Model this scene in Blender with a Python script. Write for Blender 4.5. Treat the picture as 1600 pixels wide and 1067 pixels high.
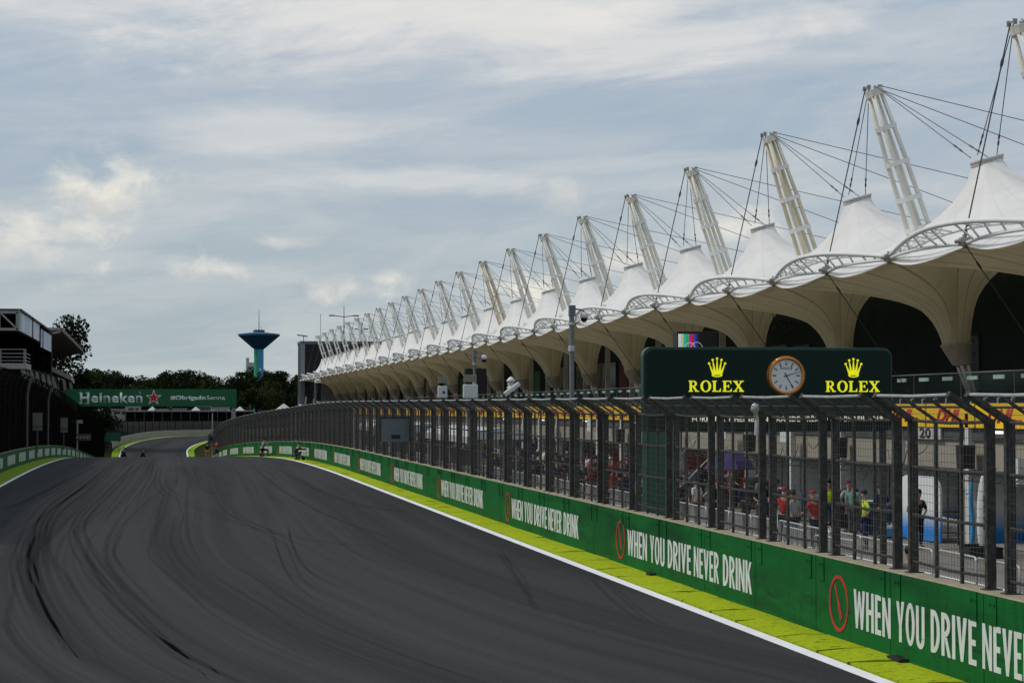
import bpy, bmesh, math, random
from mathutils import Vector, Matrix, noise as mnoise
random.seed(7)
R_ = math.radians
scene = bpy.context.scene
for o in list(bpy.data.objects): bpy.data.objects.remove(o)

# ------------------------------------------------------------------ camera
CAMZ = 3.36
YAW = math.atan(560/3111)
cam = bpy.data.objects.new('camera', bpy.data.cameras.new('camera'))
scene.collection.objects.link(cam)
cam.data.sensor_width = 36; cam.data.lens = 3111/1600*36
cam.data.clip_start = .1; cam.data.clip_end = 6000
cam.location = (0, 0, CAMZ)
cam.rotation_euler = (R_(90) + math.atan(96.5/3111), 0, -YAW)
scene.camera = cam
scene.render.resolution_x = 1024; scene.render.resolution_y = 682

# ------------------------------------------------------------------ world, sun, exposure
SUN_EL, SUN_AZ = 48, -78          # azimuth measured from +Y towards +X: the sun stands high on the left
world = bpy.data.worlds.new('World'); scene.world = world; world.use_nodes = True
wn = world.node_tree; wn.nodes.clear(); WL = wn.links.new
def WN(t, **k):
    n = wn.nodes.new(t)
    for a, b in k.items(): setattr(n, a, b)
    return n
def wmath(op, a, b=None, clamp=False):
    n = WN('ShaderNodeMath', operation=op); n.use_clamp = clamp
    for i, v in enumerate((a, b)):
        if v is None: continue
        if isinstance(v, (int, float)): n.inputs[i].default_value = v
        else: WL(v, n.inputs[i])
    return n.outputs[0]
def wmap(v, a, b, c=0., d=1.):
    n = WN('ShaderNodeMapRange', interpolation_type='SMOOTHSTEP')
    WL(v, n.inputs[0])
    for i, x in enumerate((a, b, c, d)): n.inputs[i+1].default_value = x
    return n.outputs[0]
def wmix(f, a, b):
    n = WN('ShaderNodeMix', data_type='RGBA')
    if isinstance(f, (int, float)): n.inputs[0].default_value = f
    else: WL(f, n.inputs[0])
    for i, v in ((6, a), (7, b)):
        if isinstance(v, tuple): n.inputs[i].default_value = (*v, 1)
        else: WL(v, n.inputs[i])
    return n.outputs[2]
tc = WN('ShaderNodeTexCoord')
sky = WN('ShaderNodeTexSky', sky_type='NISHITA', sun_disc=False)
sky.sun_elevation = R_(SUN_EL); sky.sun_rotation = R_(SUN_AZ)
sky.air_density = 1.4; sky.dust_density = 1.2; sky.altitude = 700
bg1 = WN('ShaderNodeBackground'); WL(sky.outputs[0], bg1.inputs[0]); bg1.inputs[1].default_value = .07
sep = WN('ShaderNodeSeparateXYZ'); WL(tc.outputs['Generated'], sep.inputs[0])
X, Y, Z = sep.outputs
def wnoise(sx, sy, sz, off, scale=1, detail=6, rough=.55, dist=0., skew=0.):
    c = WN('ShaderNodeCombineXYZ')
    WL(wmath('ADD', wmath('MULTIPLY', X, sx), off), c.inputs[0])
    WL(wmath('MULTIPLY', Y, sy), c.inputs[1])
    WL(wmath('ADD', wmath('MULTIPLY', Z, sz), wmath('MULTIPLY', X, skew)), c.inputs[2])
    n = WN('ShaderNodeTexNoise'); n.inputs['Scale'].default_value = scale
    n.inputs['Detail'].default_value = detail; n.inputs['Roughness'].default_value = rough
    n.inputs['Distortion'].default_value = dist
    WL(c.outputs[0], n.inputs['Vector']); return n.outputs['Fac']
veil = wmap(wnoise(5, 5, 26, 3.1, 1, 9, .64, .5, -2.5), .32, .72)
wisps = wmap(wnoise(7, 7, 46, 9.4, 1, 8, .6, .5, -3.5), .42, .72)
grey = wmap(wnoise(6, 6, 24, 21.0, 1, 7, .6, .6, -2.5), .55, .74)
high = wmap(Z, .09, .22)
# broad sheets of high cloud
sn = wnoise(8, 8, 30, 33.0, 1, 9, .64, .5, -2.5)
def sheet_at(az, el, ra, re, tilt, st):
    c = Vector((math.sin(R_(az))*math.cos(R_(el)), math.cos(R_(az))*math.cos(R_(el)), math.sin(R_(el))))
    right = Vector((math.cos(R_(az)), -math.sin(R_(az)), 0)); up = right.cross(c)
    r2 = right*math.cos(R_(tilt))+up*math.sin(R_(tilt)); u2 = up*math.cos(R_(tilt))-right*math.sin(R_(tilt))
    def dw(v, k):
        d = WN('ShaderNodeVectorMath', operation='DOT_PRODUCT'); WL(tc.outputs['Generated'], d.inputs[0]); d.inputs[1].default_value = v*k
        return d.outputs['Value']
    a = wmath('SUBTRACT', dw(r2, 1/R_(ra)), r2.dot(c)/R_(ra)); b = wmath('SUBTRACT', dw(u2, 1/R_(re)), u2.dot(c)/R_(re))
    r = wmath('SQRT', wmath('ADD', wmath('MULTIPLY', a, a), wmath('MULTIPLY', b, b)))
    e = wmath('ADD', wmath('SUBTRACT', 1.0, r), wmath('MULTIPLY', wmath('SUBTRACT', sn, .5), 3.4))
    return wmath('MULTIPLY', wmath('MULTIPLY', wmap(e, -.35, .75), st), wmath('GREATER_THAN', dw(c, 1), .5))
sheets = None
for q in ((8.5, 11.2, 9.5, 1.6, 0, 1.), (-4, 11.8, 8, 1.1, -4, .8), (3.2, 7.7, 6.5, .6, 3, .40), (15.5, 10.4, 5.5, .8, 9, .8), (6.5, 6.4, 5, .40, 0, .55), (-3, 4.0, 5, .3, 0, .4), (14, 6.9, 4, .3, 2, .35), (24, 6, 5, .5, 0, .4)):
    m = sheet_at(*q); sheets = m if sheets is None else wmath('MAXIMUM', sheets, m)
cover = wmath('ADD', wmath('ADD', wmath('MULTIPLY', veil, .32), wmath('MULTIPLY', wisps, .16)), wmath('MULTIPLY', sheets, .66), True)
base = wmix(wmap(Z, -.01, .19), (.355, .43, .47), (.325, .408, .505))
col = wmix(cover, base, (.74, .72, .69))
col = wmix(wmath('MULTIPLY', grey, .45), col, (.40, .43, .50))
# cumulus clouds: each has a direction of its own in the sky
puff = wnoise(42, 42, 62, 1.7, 1, 7, .62, .4)
cum = None
for (az, el, ra, re, st) in [(-1.6, 5.65, 1.25, .85, 1.0), (-.75, 6.35, .8, .5, .9), (-2.0, 4.9, 1.0, .6, .8), (-3.9, 4.7, 2.4, .8, .7), (-.2, 5.9, 1.6, .5, .35), (5.6, 3.3, .95, .32, .8), (6.5, 3.55, .6, .2, .8), (1.8, 3.8, 1.6, .22, .6),
                             (11.55, 6.0, .8, .42, .65), (13.4, 4.1, 1.3, .55, 1.0), (10.5, 3.2, 1.2, .45, .9), (16.4, 5.1, 1.2, .5, .8), (19.5, 3.9, 1.4, .5, .6), (3.8, 4.6, 1.0, .16, .5)]:
    c = Vector((math.sin(R_(az))*math.cos(R_(el)), math.cos(R_(az))*math.cos(R_(el)), math.sin(R_(el))))
    right = Vector((math.cos(R_(az)), -math.sin(R_(az)), 0)); up = right.cross(c)
    def dotw(v, k):
        d = WN('ShaderNodeVectorMath', operation='DOT_PRODUCT'); WL(tc.outputs['Generated'], d.inputs[0]); d.inputs[1].default_value = v*k
        return d.outputs['Value']
    a = wmath('SUBTRACT', dotw(right, 1/R_(ra)), right.dot(c)/R_(ra))
    b = wmath('SUBTRACT', dotw(up, 1/R_(re)), up.dot(c)/R_(re))
    r = wmath('SQRT', wmath('ADD', wmath('MULTIPLY', a, a), wmath('MULTIPLY', b, b)))
    e = wmath('ADD', wmath('SUBTRACT', 1.0, r), wmath('MULTIPLY', wmath('SUBTRACT', puff, .5), 5.0))
    front = wmath('GREATER_THAN', dotw(c, 1), .5)
    m = wmath('MULTIPLY', wmath('MULTIPLY', wmap(e, -.7, 1.5), st), front)
    cum = m if cum is None else wmath('MAXIMUM', cum, m)
cshade = wmap(wnoise(22, 22, 34, 5.0, 1, 6), .35, .66)
col = wmix(cum, col, wmix(cshade, (.58, .575, .56), (.86, .81, .71)))
bg2 = WN('ShaderNodeBackground'); WL(col, bg2.inputs[0]); bg2.inputs[1].default_value = 1.12
mx = WN('ShaderNodeMixShader'); mx.inputs[0].default_value = .93
WL(bg1.outputs[0], mx.inputs[1]); WL(bg2.outputs[0], mx.inputs[2])
wo = WN('ShaderNodeOutputWorld'); WL(mx.outputs[0], wo.inputs[0])

sun = bpy.data.objects.new('sun', bpy.data.lights.new('sun', 'SUN')); scene.collection.objects.link(sun)
sun.data.energy = 2.0; sun.data.angle = R_(10); sun.data.color = (1, .95, .87)
sd = Vector((math.sin(R_(SUN_AZ))*math.cos(R_(SUN_EL)), math.cos(R_(SUN_AZ))*math.cos(R_(SUN_EL)), math.sin(R_(SUN_EL))))
sun.rotation_euler = sd.to_track_quat('Z', 'Y').to_euler()
vs = scene.view_settings; vs.view_transform = 'Standard'; vs.look = 'None'; vs.gamma = 1; vs.use_curve_mapping = False; vs.exposure = 0

# ------------------------------------------------------------------ materials
MT = {}
def mat(name, col, rough=.6, metal=0., var=.12, scale=3., bump=0., bscale=40., emit=0., spec=.4, col2=None, cscale=None, lo=.4, hi=.6, stretch=None, alpha=None):
    if name in MT: return MT[name]
    if rough >= .85: spec = min(spec, .08)
    m = bpy.data.materials.new(name); m.use_nodes = True; nt = m.node_tree; L = nt.links.new
    b = nt.nodes['Principled BSDF']
    b.inputs['Roughness'].default_value = rough; b.inputs['Metallic'].default_value = metal
    b.inputs['Specular IOR Level'].default_value = spec
    tcn = nt.nodes.new('ShaderNodeTexCoord'); mp = nt.nodes.new('ShaderNodeMapping'); L(tcn.outputs['Object'], mp.inputs[0])
    if stretch: mp.inputs['Scale'].default_value = stretch
    n = nt.nodes.new('ShaderNodeTexNoise'); n.inputs['Scale'].default_value = scale; n.inputs['Detail'].default_value = 6; n.inputs['Roughness'].default_value = .62
    L(mp.outputs[0], n.inputs['Vector'])
    mx = nt.nodes.new('ShaderNodeMix'); mx.data_type = 'RGBA'
    mx.inputs[6].default_value = (*[max(0, c*(1-var)) for c in col], 1); mx.inputs[7].default_value = (*[min(1, c*(1+var)) for c in col], 1)
    mr = nt.nodes.new('ShaderNodeMapRange'); mr.inputs[1].default_value = .3; mr.inputs[2].default_value = .7
    L(n.outputs['Fac'], mr.inputs[0]); L(mr.outputs[0], mx.inputs[0]); out = mx.outputs[2]
    if col2:
        n2 = nt.nodes.new('ShaderNodeTexNoise'); n2.inputs['Scale'].default_value = cscale or scale; n2.inputs['Detail'].default_value = 8; n2.inputs['Roughness'].default_value = .65
        L(mp.outputs[0], n2.inputs['Vector'])
        m2 = nt.nodes.new('ShaderNodeMapRange'); m2.inputs[1].default_value = lo; m2.inputs[2].default_value = hi; L(n2.outputs['Fac'], m2.inputs[0])
        x2 = nt.nodes.new('ShaderNodeMix'); x2.data_type = 'RGBA'; L(m2.outputs[0], x2.inputs[0]); L(out, x2.inputs[6]); x2.inputs[7].default_value = (*col2, 1); out = x2.outputs[2]
    L(out, b.inputs['Base Color'])
    rr = nt.nodes.new('ShaderNodeMapRange'); rr.inputs[3].default_value = max(0, rough-.08); rr.inputs[4].default_value = min(1, rough+.1); L(n.outputs['Fac'], rr.inputs[0]); L(rr.outputs[0], b.inputs['Roughness'])
    if bump:
        nb = nt.nodes.new('ShaderNodeTexNoise'); nb.inputs['Scale'].default_value = bscale; nb.inputs['Detail'].default_value = 5; L(mp.outputs[0], nb.inputs['Vector'])
        bp = nt.nodes.new('ShaderNodeBump'); bp.inputs['Strength'].default_value = bump; bp.inputs['Distance'].default_value = .02; L(nb.outputs['Fac'], bp.inputs['Height']); L(bp.outputs[0], b.inputs['Normal'])
    if emit:
        L(out, b.inputs['Emission Color']); b.inputs['Emission Strength'].default_value = emit
    if alpha is not None: b.inputs['Alpha'].default_value = alpha
    MT[name] = m; return m

# ------------------------------------------------------------------ mesh helpers
COL = scene.collection
class MB:
    def __init__(s): s.v = []; s.f = []; s.uv = None
    def add(s, vs, fs):
        n = len(s.v); s.v += [tuple(v) for v in vs]; s.f += [tuple(i+n for i in f) for f in fs]
    def box(s, x0, x1, y0, y1, z0, z1):
        s.add([(x, y, z) for x in (x0, x1) for y in (y0, y1) for z in (z0, z1)],
              [(0,1,3,2), (4,6,7,5), (0,4,5,1), (2,3,7,6), (0,2,6,4), (1,5,7,3)])
    def bar(s, p, q, w, h, up=(0,0,1)):
        p = Vector(p); q = Vector(q); d = (q-p).normalized(); u = Vector(up)
        a = d.cross(u)
        if a.length < 1e-4: a = d.cross(Vector((1,0,0)))
        a.normalize(); b = a.cross(d).normalized()
        vs = [c + a*i*w/2 + b*j*h/2 for c in (p, q) for i, j in ((-1,-1), (1,-1), (1,1), (-1,1))]
        s.add(vs, [(0,1,2,3), (7,6,5,4), (0,4,5,1), (1,5,6,2), (2,6,7,3), (3,7,4,0)])
    def tube(s, pts, r, n=8, cap=True, close=False):
        pts = [Vector(p) for p in pts]; rs = r if isinstance(r, (list, tuple)) else [r]*len(pts)
        base = len(s.v); a = None; m = len(pts)
        for i, p in enumerate(pts):
            if close: d = pts[(i+1) % m]-pts[i-1]
            else: d = pts[min(i+1, m-1)]-pts[max(i-1, 0)]
            d.normalize()
            if a is None:
                a = d.cross(Vector((0,0,1)))
                if a.length < .05: a = d.cross(Vector((1,0,0)))
            a = (a - d*a.dot(d)).normalized(); b = d.cross(a)
            for k in range(n):
                t = 2*math.pi*k/n; s.v.append(tuple(p + (a*math.cos(t)+b*math.sin(t))*rs[i]))
        for i in range(m if close else m-1):
            j = (i+1) % m
            for k in range(n):
                s.f.append((base+i*n+k, base+i*n+(k+1) % n, base+j*n+(k+1) % n, base+j*n+k))
        if cap and not close:
            s.f.append(tuple(base+k for k in reversed(range(n)))); s.f.append(tuple(base+(m-1)*n+k for k in range(n)))
    def grid(s, rows, close=False):
        base = len(s.v); n = len(rows[0])
        for r in rows: s.v += [tuple(p) for p in r]
        for i in range(len(rows)-1):
            for k in range(n if close else n-1):
                k2 = (k+1) % n
                s.f.append((base+i*n+k, base+i*n+k2, base+(i+1)*n+k2, base+(i+1)*n+k))
    def prism(s, poly, d0, d1, M=None):
        n = len(poly); vs = [Vector((x, y, d0)) for x, y in poly] + [Vector((x, y, d1)) for x, y in poly]
        if M is not None: vs = [M @ v for v in vs]
        s.add(vs, [tuple(reversed(range(n))), tuple(range(n, 2*n))] + [(k, (k+1) % n, n+(k+1) % n, n+k) for k in range(n)])
    def lathe(s, prof, c=(0,0,0), n=20):
        rows = [[(c[0]+r*math.cos(2*math.pi*k/n), c[1]+r*math.sin(2*math.pi*k/n), c[2]+z) for k in range(n)] for r, z in prof]
        s.grid(rows, close=True)
    def mesh(s, name, m=None, smooth=False):
        me = bpy.data.meshes.new(name); me.from_pydata(s.v, [], s.f)
        if m: me.materials.append(m)
        if smooth: me.shade_smooth()
        me.update(); return me
    def build(s, name, m=None, parent=None, smooth=False, loc=None, bevel=0):
        return link(name, s.mesh(name, m, smooth), parent, loc, bevel)
def link(name, me, parent=None, loc=None, bevel=0):
    o = bpy.data.objects.new(name, me); COL.objects.link(o)
    if parent: o.parent = parent
    if loc is not None: o.location = loc
    if bevel:
        b = o.modifiers.new('bevel', 'BEVEL'); b.width = bevel; b.segments = 2; b.limit_method = 'ANGLE'
    return o
def tag(o, label=None, cat=None, group=None, kind=None):
    if label: o['label'] = label
    if cat: o['category'] = cat
    if group: o['group'] = group
    if kind: o['kind'] = kind
    return o
def thing(name, label, cat, loc=(0,0,0), rz=0, group=None):
    o = bpy.data.objects.new(name, None); COL.objects.link(o); o.location = loc; o.rotation_euler = (0,0,rz); o.empty_display_size = .3
    return tag(o, label, cat, group)
CH = {}
def kids(o): return [c for c in bpy.data.objects if c.parent == o]
def copy_tree(o, parent=None, src=None):
    c = o.copy(); COL.objects.link(c)
    if parent: c.parent = parent
    for k in (src[o.name] if src else kids(o)): copy_tree(k, c, src)
    return c
def tree_map(o, d=None):
    d = {} if d is None else d
    d[o.name] = kids(o)
    for k in d[o.name]: tree_map(k, d)
    return d
def text_mesh(body, w, h, m, depth=.008, bold=.02, spacing=1., shear=0., center=False, sub=4):
    cu = bpy.data.curves.new('lettering', 'FONT'); cu.body = body; cu.size = 1; cu.offset = bold; cu.space_character = spacing; cu.shear = shear
    cu.resolution_u = sub
    o = bpy.data.objects.new('tmp', cu); COL.objects.link(o)
    bpy.context.view_layer.update()
    me = bpy.data.meshes.new_from_object(o.evaluated_get(bpy.context.evaluated_depsgraph_get()))
    bpy.data.objects.remove(o); bpy.data.curves.remove(cu)
    xs = [v.co.x for v in me.vertices]; ys = [v.co.y for v in me.vertices]
    x0, x1, y0, y1 = min(xs), max(xs), min(ys), max(ys)
    sx = w/(x1-x0); sy = h/(y1-y0) if h else sx
    bm = bmesh.new(); bm.from_mesh(me); bpy.data.meshes.remove(me)
    for v in bm.verts: v.co = Vector(((v.co.x-x0)*sx-(w/2 if center else 0), (v.co.y-y0)*sy, 0))
    g = bmesh.ops.extrude_face_region(bm, geom=list(bm.faces))
    for e in g['geom']:
        if isinstance(e, bmesh.types.BMVert): e.co.z += depth
    bmesh.ops.recalc_face_normals(bm, faces=bm.faces)
    me = bpy.data.meshes.new('lettering'); bm.to_mesh(me); bm.free(); me.materials.append(m); return me
def frame(o, xd, yd):
    xd = Vector(xd).normalized(); yd = Vector(yd).normalized(); zd = xd.cross(yd)
    M = Matrix((xd, yd, zd)).transposed().to_4x4(); M.translation = Vector(o); return M
def smooth(t): t = max(0., min(1., t)); return t*t*(3-2*t)

# ------------------------------------------------------------------ course of the track: offset o (m, right positive), distance a
ARC0, ARCR = 365., 60.
def zt(y):
    if y < 90: return 0.
    if y < 205: return -.000176*(y-90)**2
    z205 = -.000176*115**2
    if y < 290: return z205 - .0405*(y-205)
    z290 = z205 - .0405*85
    if y < 345: return z290 - .55*math.sin(min(1, (y-290)/55)*math.pi/2)
    z345 = z290-.55
    if y < 404: return z345 + 3.15*smooth((y-345)/59)
    return z345 + 3.15 + 4.6*smooth((y-404)/330)
def pos(o, a, dz=0.):
    if a <= ARC0: x, y = o, a
    else:
        th = (a-ARC0)/ARCR
        if th <= math.pi/2: x, y = ARCR-(ARCR-o)*math.cos(th), ARC0+(ARCR-o)*math.sin(th)
        else: x, y = ARCR+(a-ARC0-ARCR*math.pi/2), ARC0+ARCR-o
    return Vector((x, y, zt(y)+dz))
def REDGE(a): return 8.78 - 2.7*smooth((a-128)/72)      # right edge of the asphalt
def LEDGE(a): return -6.15 + .3*smooth((a-150)/100)
def WALLR(a): return REDGE(a) + .80                      # track face of the right-hand wall
def WALLL(a): return LEDGE(a) - 1.15
PIT = -1.0
# ------------------------------------------------------------------ ground, track, verges
def frange(a, b, st):
    r = []; x = a
    while x < b-1e-6: r.append(x); x += st
    r.append(b); return r
AA = frange(-40, 90, 6.5) + frange(93, 300, 3) + frange(306, 364, 6) + frange(365, 365+ARCR*math.pi/2, 2.5) + frange(365+ARCR*math.pi/2+8, 700, 16)
def ribbon(fa, fb, n, dz, name, m, kind='structure', label=None, uv=False, a0=-40, a1=700, dzf=None):
    mb = MB(); rows = []; UV = []
    for a in [x for x in AA if a0 <= x <= a1]:
        A, B = fa(a), fb(a)
        row = []
        for k in range(n+1):
            o = A+(B-A)*k/n; p = pos(o, a, dz)
            if dzf: p.z += dzf(k/n, a)
            row.append(p); UV.append((o, a))
        rows.append(row)
    mb.grid(rows); me = mb.mesh(name, m)
    me.flip_normals()
    if uv:
        l = me.uv_layers.new(name='lane')
        for lp in me.loops: l.data[lp.index].uv = UV[lp.vertex_index]
    o = link(name, me); o['kind'] = kind
    return o
def asphalt_mat():
    m = bpy.data.materials.new('asphalt'); m.use_nodes = True; nt = m.node_tree; L = nt.links.new
    b = nt.nodes['Principled BSDF']; N = nt.nodes.new
    uv = N('ShaderNodeUVMap'); uv.uv_map = 'lane'; sp = N('ShaderNodeSeparateXYZ'); L(uv.outputs[0], sp.inputs[0])
    def mth(op, a, b_=None, c_=None):
        n = N('ShaderNodeMath'); n.operation = op
        for i, v in enumerate((a, b_, c_)):
            if v is None: continue
            if isinstance(v, (int, float)): n.inputs[i].default_value = v
            else: L(v, n.inputs[i])
        return n.outputs[0]
    def mr(v, a, b_, c=0., d=1.):
        n = N('ShaderNodeMapRange'); n.interpolation_type = 'SMOOTHSTEP'; L(v, n.inputs[0])
        for i, x in enumerate((a, b_, c, d)): n.inputs[i+1].default_value = x
        return n.outputs[0]
    def curve(pts, v):          # lateral position of a tyre line along the track
        n = N('ShaderNodeFloatCurve'); c = n.mapping.curves[0]
        n.mapping.use_clip = False
        while len(c.points) > 2: c.points.remove(c.points[-1])
        P = [((a)/140., (o+10)/20.) for a, o in pts]
        c.points[0].location = P[0]; c.points[1].location = P[1]
        for p in P[2:]: c.points.new(*p)
        n.mapping.update(); L(mth('DIVIDE', v, 140.), n.inputs['Value'])
        return mth('SUBTRACT', mth('MULTIPLY', n.outputs[0], 20.), 10.)
    U, V = sp.outputs[0], sp.outputs[1]
    c1 = curve([(0, 6.5), (12, 3.6), (24, .1), (30, -1.15), (45, -2.45), (65, -2.2), (95, -1.55), (140, -1.2)], V)
    u1 = mth('SUBTRACT', U, c1)
    def nz(u, v, su, sv, det=4, rough=.6, off=0):
        c = N('ShaderNodeCombineXYZ'); L(mth('MULTIPLY', u, su), c.inputs[0]); L(mth('MULTIPLY', v, sv), c.inputs[1]); c.inputs[2].default_value = off
        n = N('ShaderNodeTexNoise'); n.inputs['Scale'].default_value = 1; n.inputs['Detail'].default_value = det; n.inputs['Roughness'].default_value = rough; L(c.outputs[0], n.inputs['Vector']); return n.outputs['Fac']
    fine = nz(u1, V, 5.5, .022, 5, .7)                       # fine lanes of rubber
    broad = nz(u1, V, .8, .012, 3, .5, 4)
    tone = nz(U, V, .25, .05, 4, .5, 8)
    grit = nz(U, V, 30, 30, 3, .75, 2)
    w1 = mr(mth('ABSOLUTE', u1), .1, 1.5, 1., 0.)             # the strong bundle
    w2 = mr(mth('ABSOLUTE', mth('SUBTRACT', u1, 3.1)), .1, 1.0, .75, 0.)
    w3 = mr(mth('ABSOLUTE', mth('ADD', u1, 1.9)), .1, .9, .6, 0.)
    w = mth('MAXIMUM', mth('MAXIMUM', w1, w2), w3)
    fine2 = nz(u1, V, 16, .035, 3, .6, 12)
    brk = mr(nz(u1, V, .9, .05, 4, .6, 30), .35, .62, .62, 1.)
    lanes = mth('MULTIPLY', brk, mth('MULTIPLY', mth('ADD', mth('ADD', mth('MULTIPLY', mr(fine, .45, .56), .42), mth('MULTIPLY', mr(nz(u1, V, 2.1, .018, 3, .55, 41), .44, .58), .36)), mth('MULTIPLY', mr(fine2, .45, .58), .22)), mth('ADD', .50, mth('MULTIPLY', w, .50))))
    dark = mth('ADD', mth('MULTIPLY', lanes, .50), mth('MULTIPLY', mr(broad, .42, .60), .24))
    light = mth('ADD', mth('ADD', 1.22, mth('MULTIPLY', tone, .40)), mth('MULTIPLY', mth('SUBTRACT', grit, .5), 1.9))
    val = mth('MULTIPLY', light, mth('SUBTRACT', 1.0, dark))
    c = N('ShaderNodeMix'); c.data_type = 'RGBA'; c.inputs[6].default_value = (0, 0, 0, 1); c.inputs[7].default_value = (.0365, .0365, .0375, 1); L(val, c.inputs[0])
    c.clamp_factor = False
    L(c.outputs[2], b.inputs['Base Color'])
    L(mth('SUBTRACT', .92, mth('MULTIPLY', dark, .22)), b.inputs['Roughness']); b.inputs['Specular IOR Level'].default_value = .035
    bp = N('ShaderNodeBump'); bp.inputs['Strength'].default_value = .35; bp.inputs['Distance'].default_value = .004; L(grit, bp.inputs['Height']); L(bp.outputs[0], b.inputs['Normal'])
    return m
M_asph = asphalt_mat()
ribbon(lambda a: LEDGE(a), lambda a: REDGE(a), 14, 0, 'race_track', M_asph, uv=True)
M_line = mat('white_line_paint', (.80, .80, .82), .86, var=.06, scale=2, col2=(.42, .42, .42), cscale=7, lo=.60, hi=.78)
M_lime = mat('lime_paint', (.35, .43, .012), .9, var=.22, scale=5, bump=1., bscale=14, col2=(.10, .14, .012), cscale=5, lo=.54, hi=.68)
M_grass = mat('verge_grass', (.19, .29, .016), .9, var=.2, scale=3, bump=.8, bscale=30, col2=(.16, .25, .02), cscale=1.3, lo=.5, hi=.7)
M_soil = mat('dirt', (.028, .034, .015), .95, spec=0., var=.4, scale=.05, bump=.3, bscale=3)
M_conc = mat('pit_concrete', (.20, .185, .165), .8, var=.12, scale=.8, col2=(.13, .12, .11), cscale=.35, lo=.5, hi=.65, bump=.1)
M_conc2 = mat('pit_asphalt', (.065, .063, .062), .85, var=.15, scale=1)
ribbon(lambda a: REDGE(a)-.19, lambda a: REDGE(a)+.03, 1, .004, 'track_edge_line', M_line)
ribbon(lambda a: LEDGE(a)-.03, lambda a: LEDGE(a)+.13, 1, .004, 'track_edge_line', M_line)
# right verge: painted slabs, slightly heaved, with open cracks
vb = MB(); ys = -8.
while ys < 252:
    ln = random.uniform(.9, 2.1); y2 = min(ys+ln, 252); gp = random.choice((.008, .012, .02, .035))
    o0 = REDGE(ys)+.07; o1 = WALLR(ys)+.06; q0 = REDGE(y2)+.07; q1 = WALLR(y2)+.06
    h = [random.uniform(.012, .035) for _ in range(6)]; k = random.uniform(-.06, .06)
    top = []
    for (oa, ob, yy, hh, kk) in ((o0, o1, ys+gp, h[:3], k), (q0, q1, y2-gp, h[3:], -k)):
        for j in range(3):
            o = oa+(ob-oa)*j/2; p = pos(o, yy + kk*(j-1), .015+hh[j] - (.02 if j == 0 else 0)); top.append(p)
    bot = [p - Vector((0, 0, .12)) for p in top]
    vb.add(top+bot, [(0,1,4,3), (1,2,5,4), (0,6,7,1), (1,7,8,2), (3,4,10,9), (4,5,11,10), (0,3,9,6), (2,8,11,5)])
    ys = y2
o = vb.build('verge', M_lime); o['kind'] = 'structure'
ribbon(lambda a: REDGE(a), lambda a: WALLR(a)+.1, 2, -.015, 'verge_base', mat('dark_seam', (.02, .022, .012), .95), a1=252)
ribbon(lambda a: REDGE(a)+.03, lambda a: REDGE(a)+1.2, 2, .012, 'verge', M_grass, a0=252, a1=520)
ribbon(lambda a: WALLL(a)-.2 if a < 360 else LEDGE(a)-1.4, lambda a: LEDGE(a)-.03, 6, .006, 'grass_verge', M_grass, dzf=lambda f, a: .03*math.sin(f*9+a)*(1-f))
# ground sheet
rowsY = frange(-300, -60, 60) + frange(-40, 90, 13) + frange(94, 310, 4) + frange(318, 520, 8) + frange(540, 900, 40) + [1100, 1500, 2200, 3200, 4500]
gb = MB(); rows = []
for y in rowsY:
    w = WALLR(y); row = []
    for x in [-3000, -1200, -500, -200, -90, -45, -25, -15, -11, -8.6, -7, -4, 0, 4, 6]:
        row.append((x, y, zt(y)-.14 if x > -9 else zt(y)-.14))
    for k, dx in enumerate((.02, .30, .45)):
        z = zt(y)-.14
        if k == 2: z = zt(y)-.14 + (PIT-.03-zt(y)+.14)*(1-smooth((y-246)/10))
        row.append((w+dx, y, z))
    for x in (12, 16, 20, 30, 45, 60, 90, 140, 260, 600, 1300, 3500):
        q = 250 if x < 20 else 318
        z = zt(y)-.14 + (PIT-.03-zt(y)+.14)*(1-smooth((y-q)/14))
        row.append((x, y, z))
    rows.append(row)
gb.grid(rows); me = gb.mesh('ground', M_soil); me.flip_normals(); g = link('ground', me); g['kind'] = 'structure'
def sheet(name, x0, x1, y0, y1, z, m):
    b = MB(); b.grid([[(x0, y0, z), (x1, y0, z)], [(x0, y1, z), (x1, y1, z)]]); me = b.mesh(name, m); me.flip_normals(); o = link(name, me); o['kind'] = 'structure'; return o
sheet('pit_wall_walkway', 9.98, 16.2, -20, 246, PIT-.012, M_conc2)
sheet('pit_lane', 16.2, 40, -20, 246, PIT-.012, M_conc)
sheet('pit_lane_line', 19.6, 19.75, -20, 244, PIT-.007, M_line)
sheet('pit_lane_line', 16.4, 16.52, -20, 244, PIT-.007, M_line)

# tyre marks: real rubber laid on the asphalt as thin strips
M_rub = bpy.data.materials.new('rubber_mark'); M_rub.use_nodes = True
nt = M_rub.node_tree; pb = nt.nodes['Principled BSDF']; pb.inputs['Base Color'].default_value = (.012, .012, .013, 1); pb.inputs['Roughness'].default_value = .95; pb.inputs['Specular IOR Level'].default_value = .03
uvn = nt.nodes.new('ShaderNodeUVMap'); uvn.uv_map = 'm'; se = nt.nodes.new('ShaderNodeSeparateXYZ'); nt.links.new(uvn.outputs[0], se.inputs[0])
def nm(op, a, b=None):
    n = nt.nodes.new('ShaderNodeMath'); n.operation = op
    for i, v in enumerate((a, b)):
        if v is None: continue
        if isinstance(v, (int, float)): n.inputs[i].default_value = v
        else: nt.links.new(v, n.inputs[i])
    return n.outputs[0]
ng = nt.nodes.new('ShaderNodeTexNoise'); ng.inputs['Scale'].default_value = 1; ng.inputs['Detail'].default_value = 5
mpn = nt.nodes.new('ShaderNodeMapping'); mpn.inputs['Scale'].default_value = (9, 22, 1); nt.links.new(uvn.outputs[0], mpn.inputs[0]); nt.links.new(mpn.outputs[0], ng.inputs['Vector'])
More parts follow.
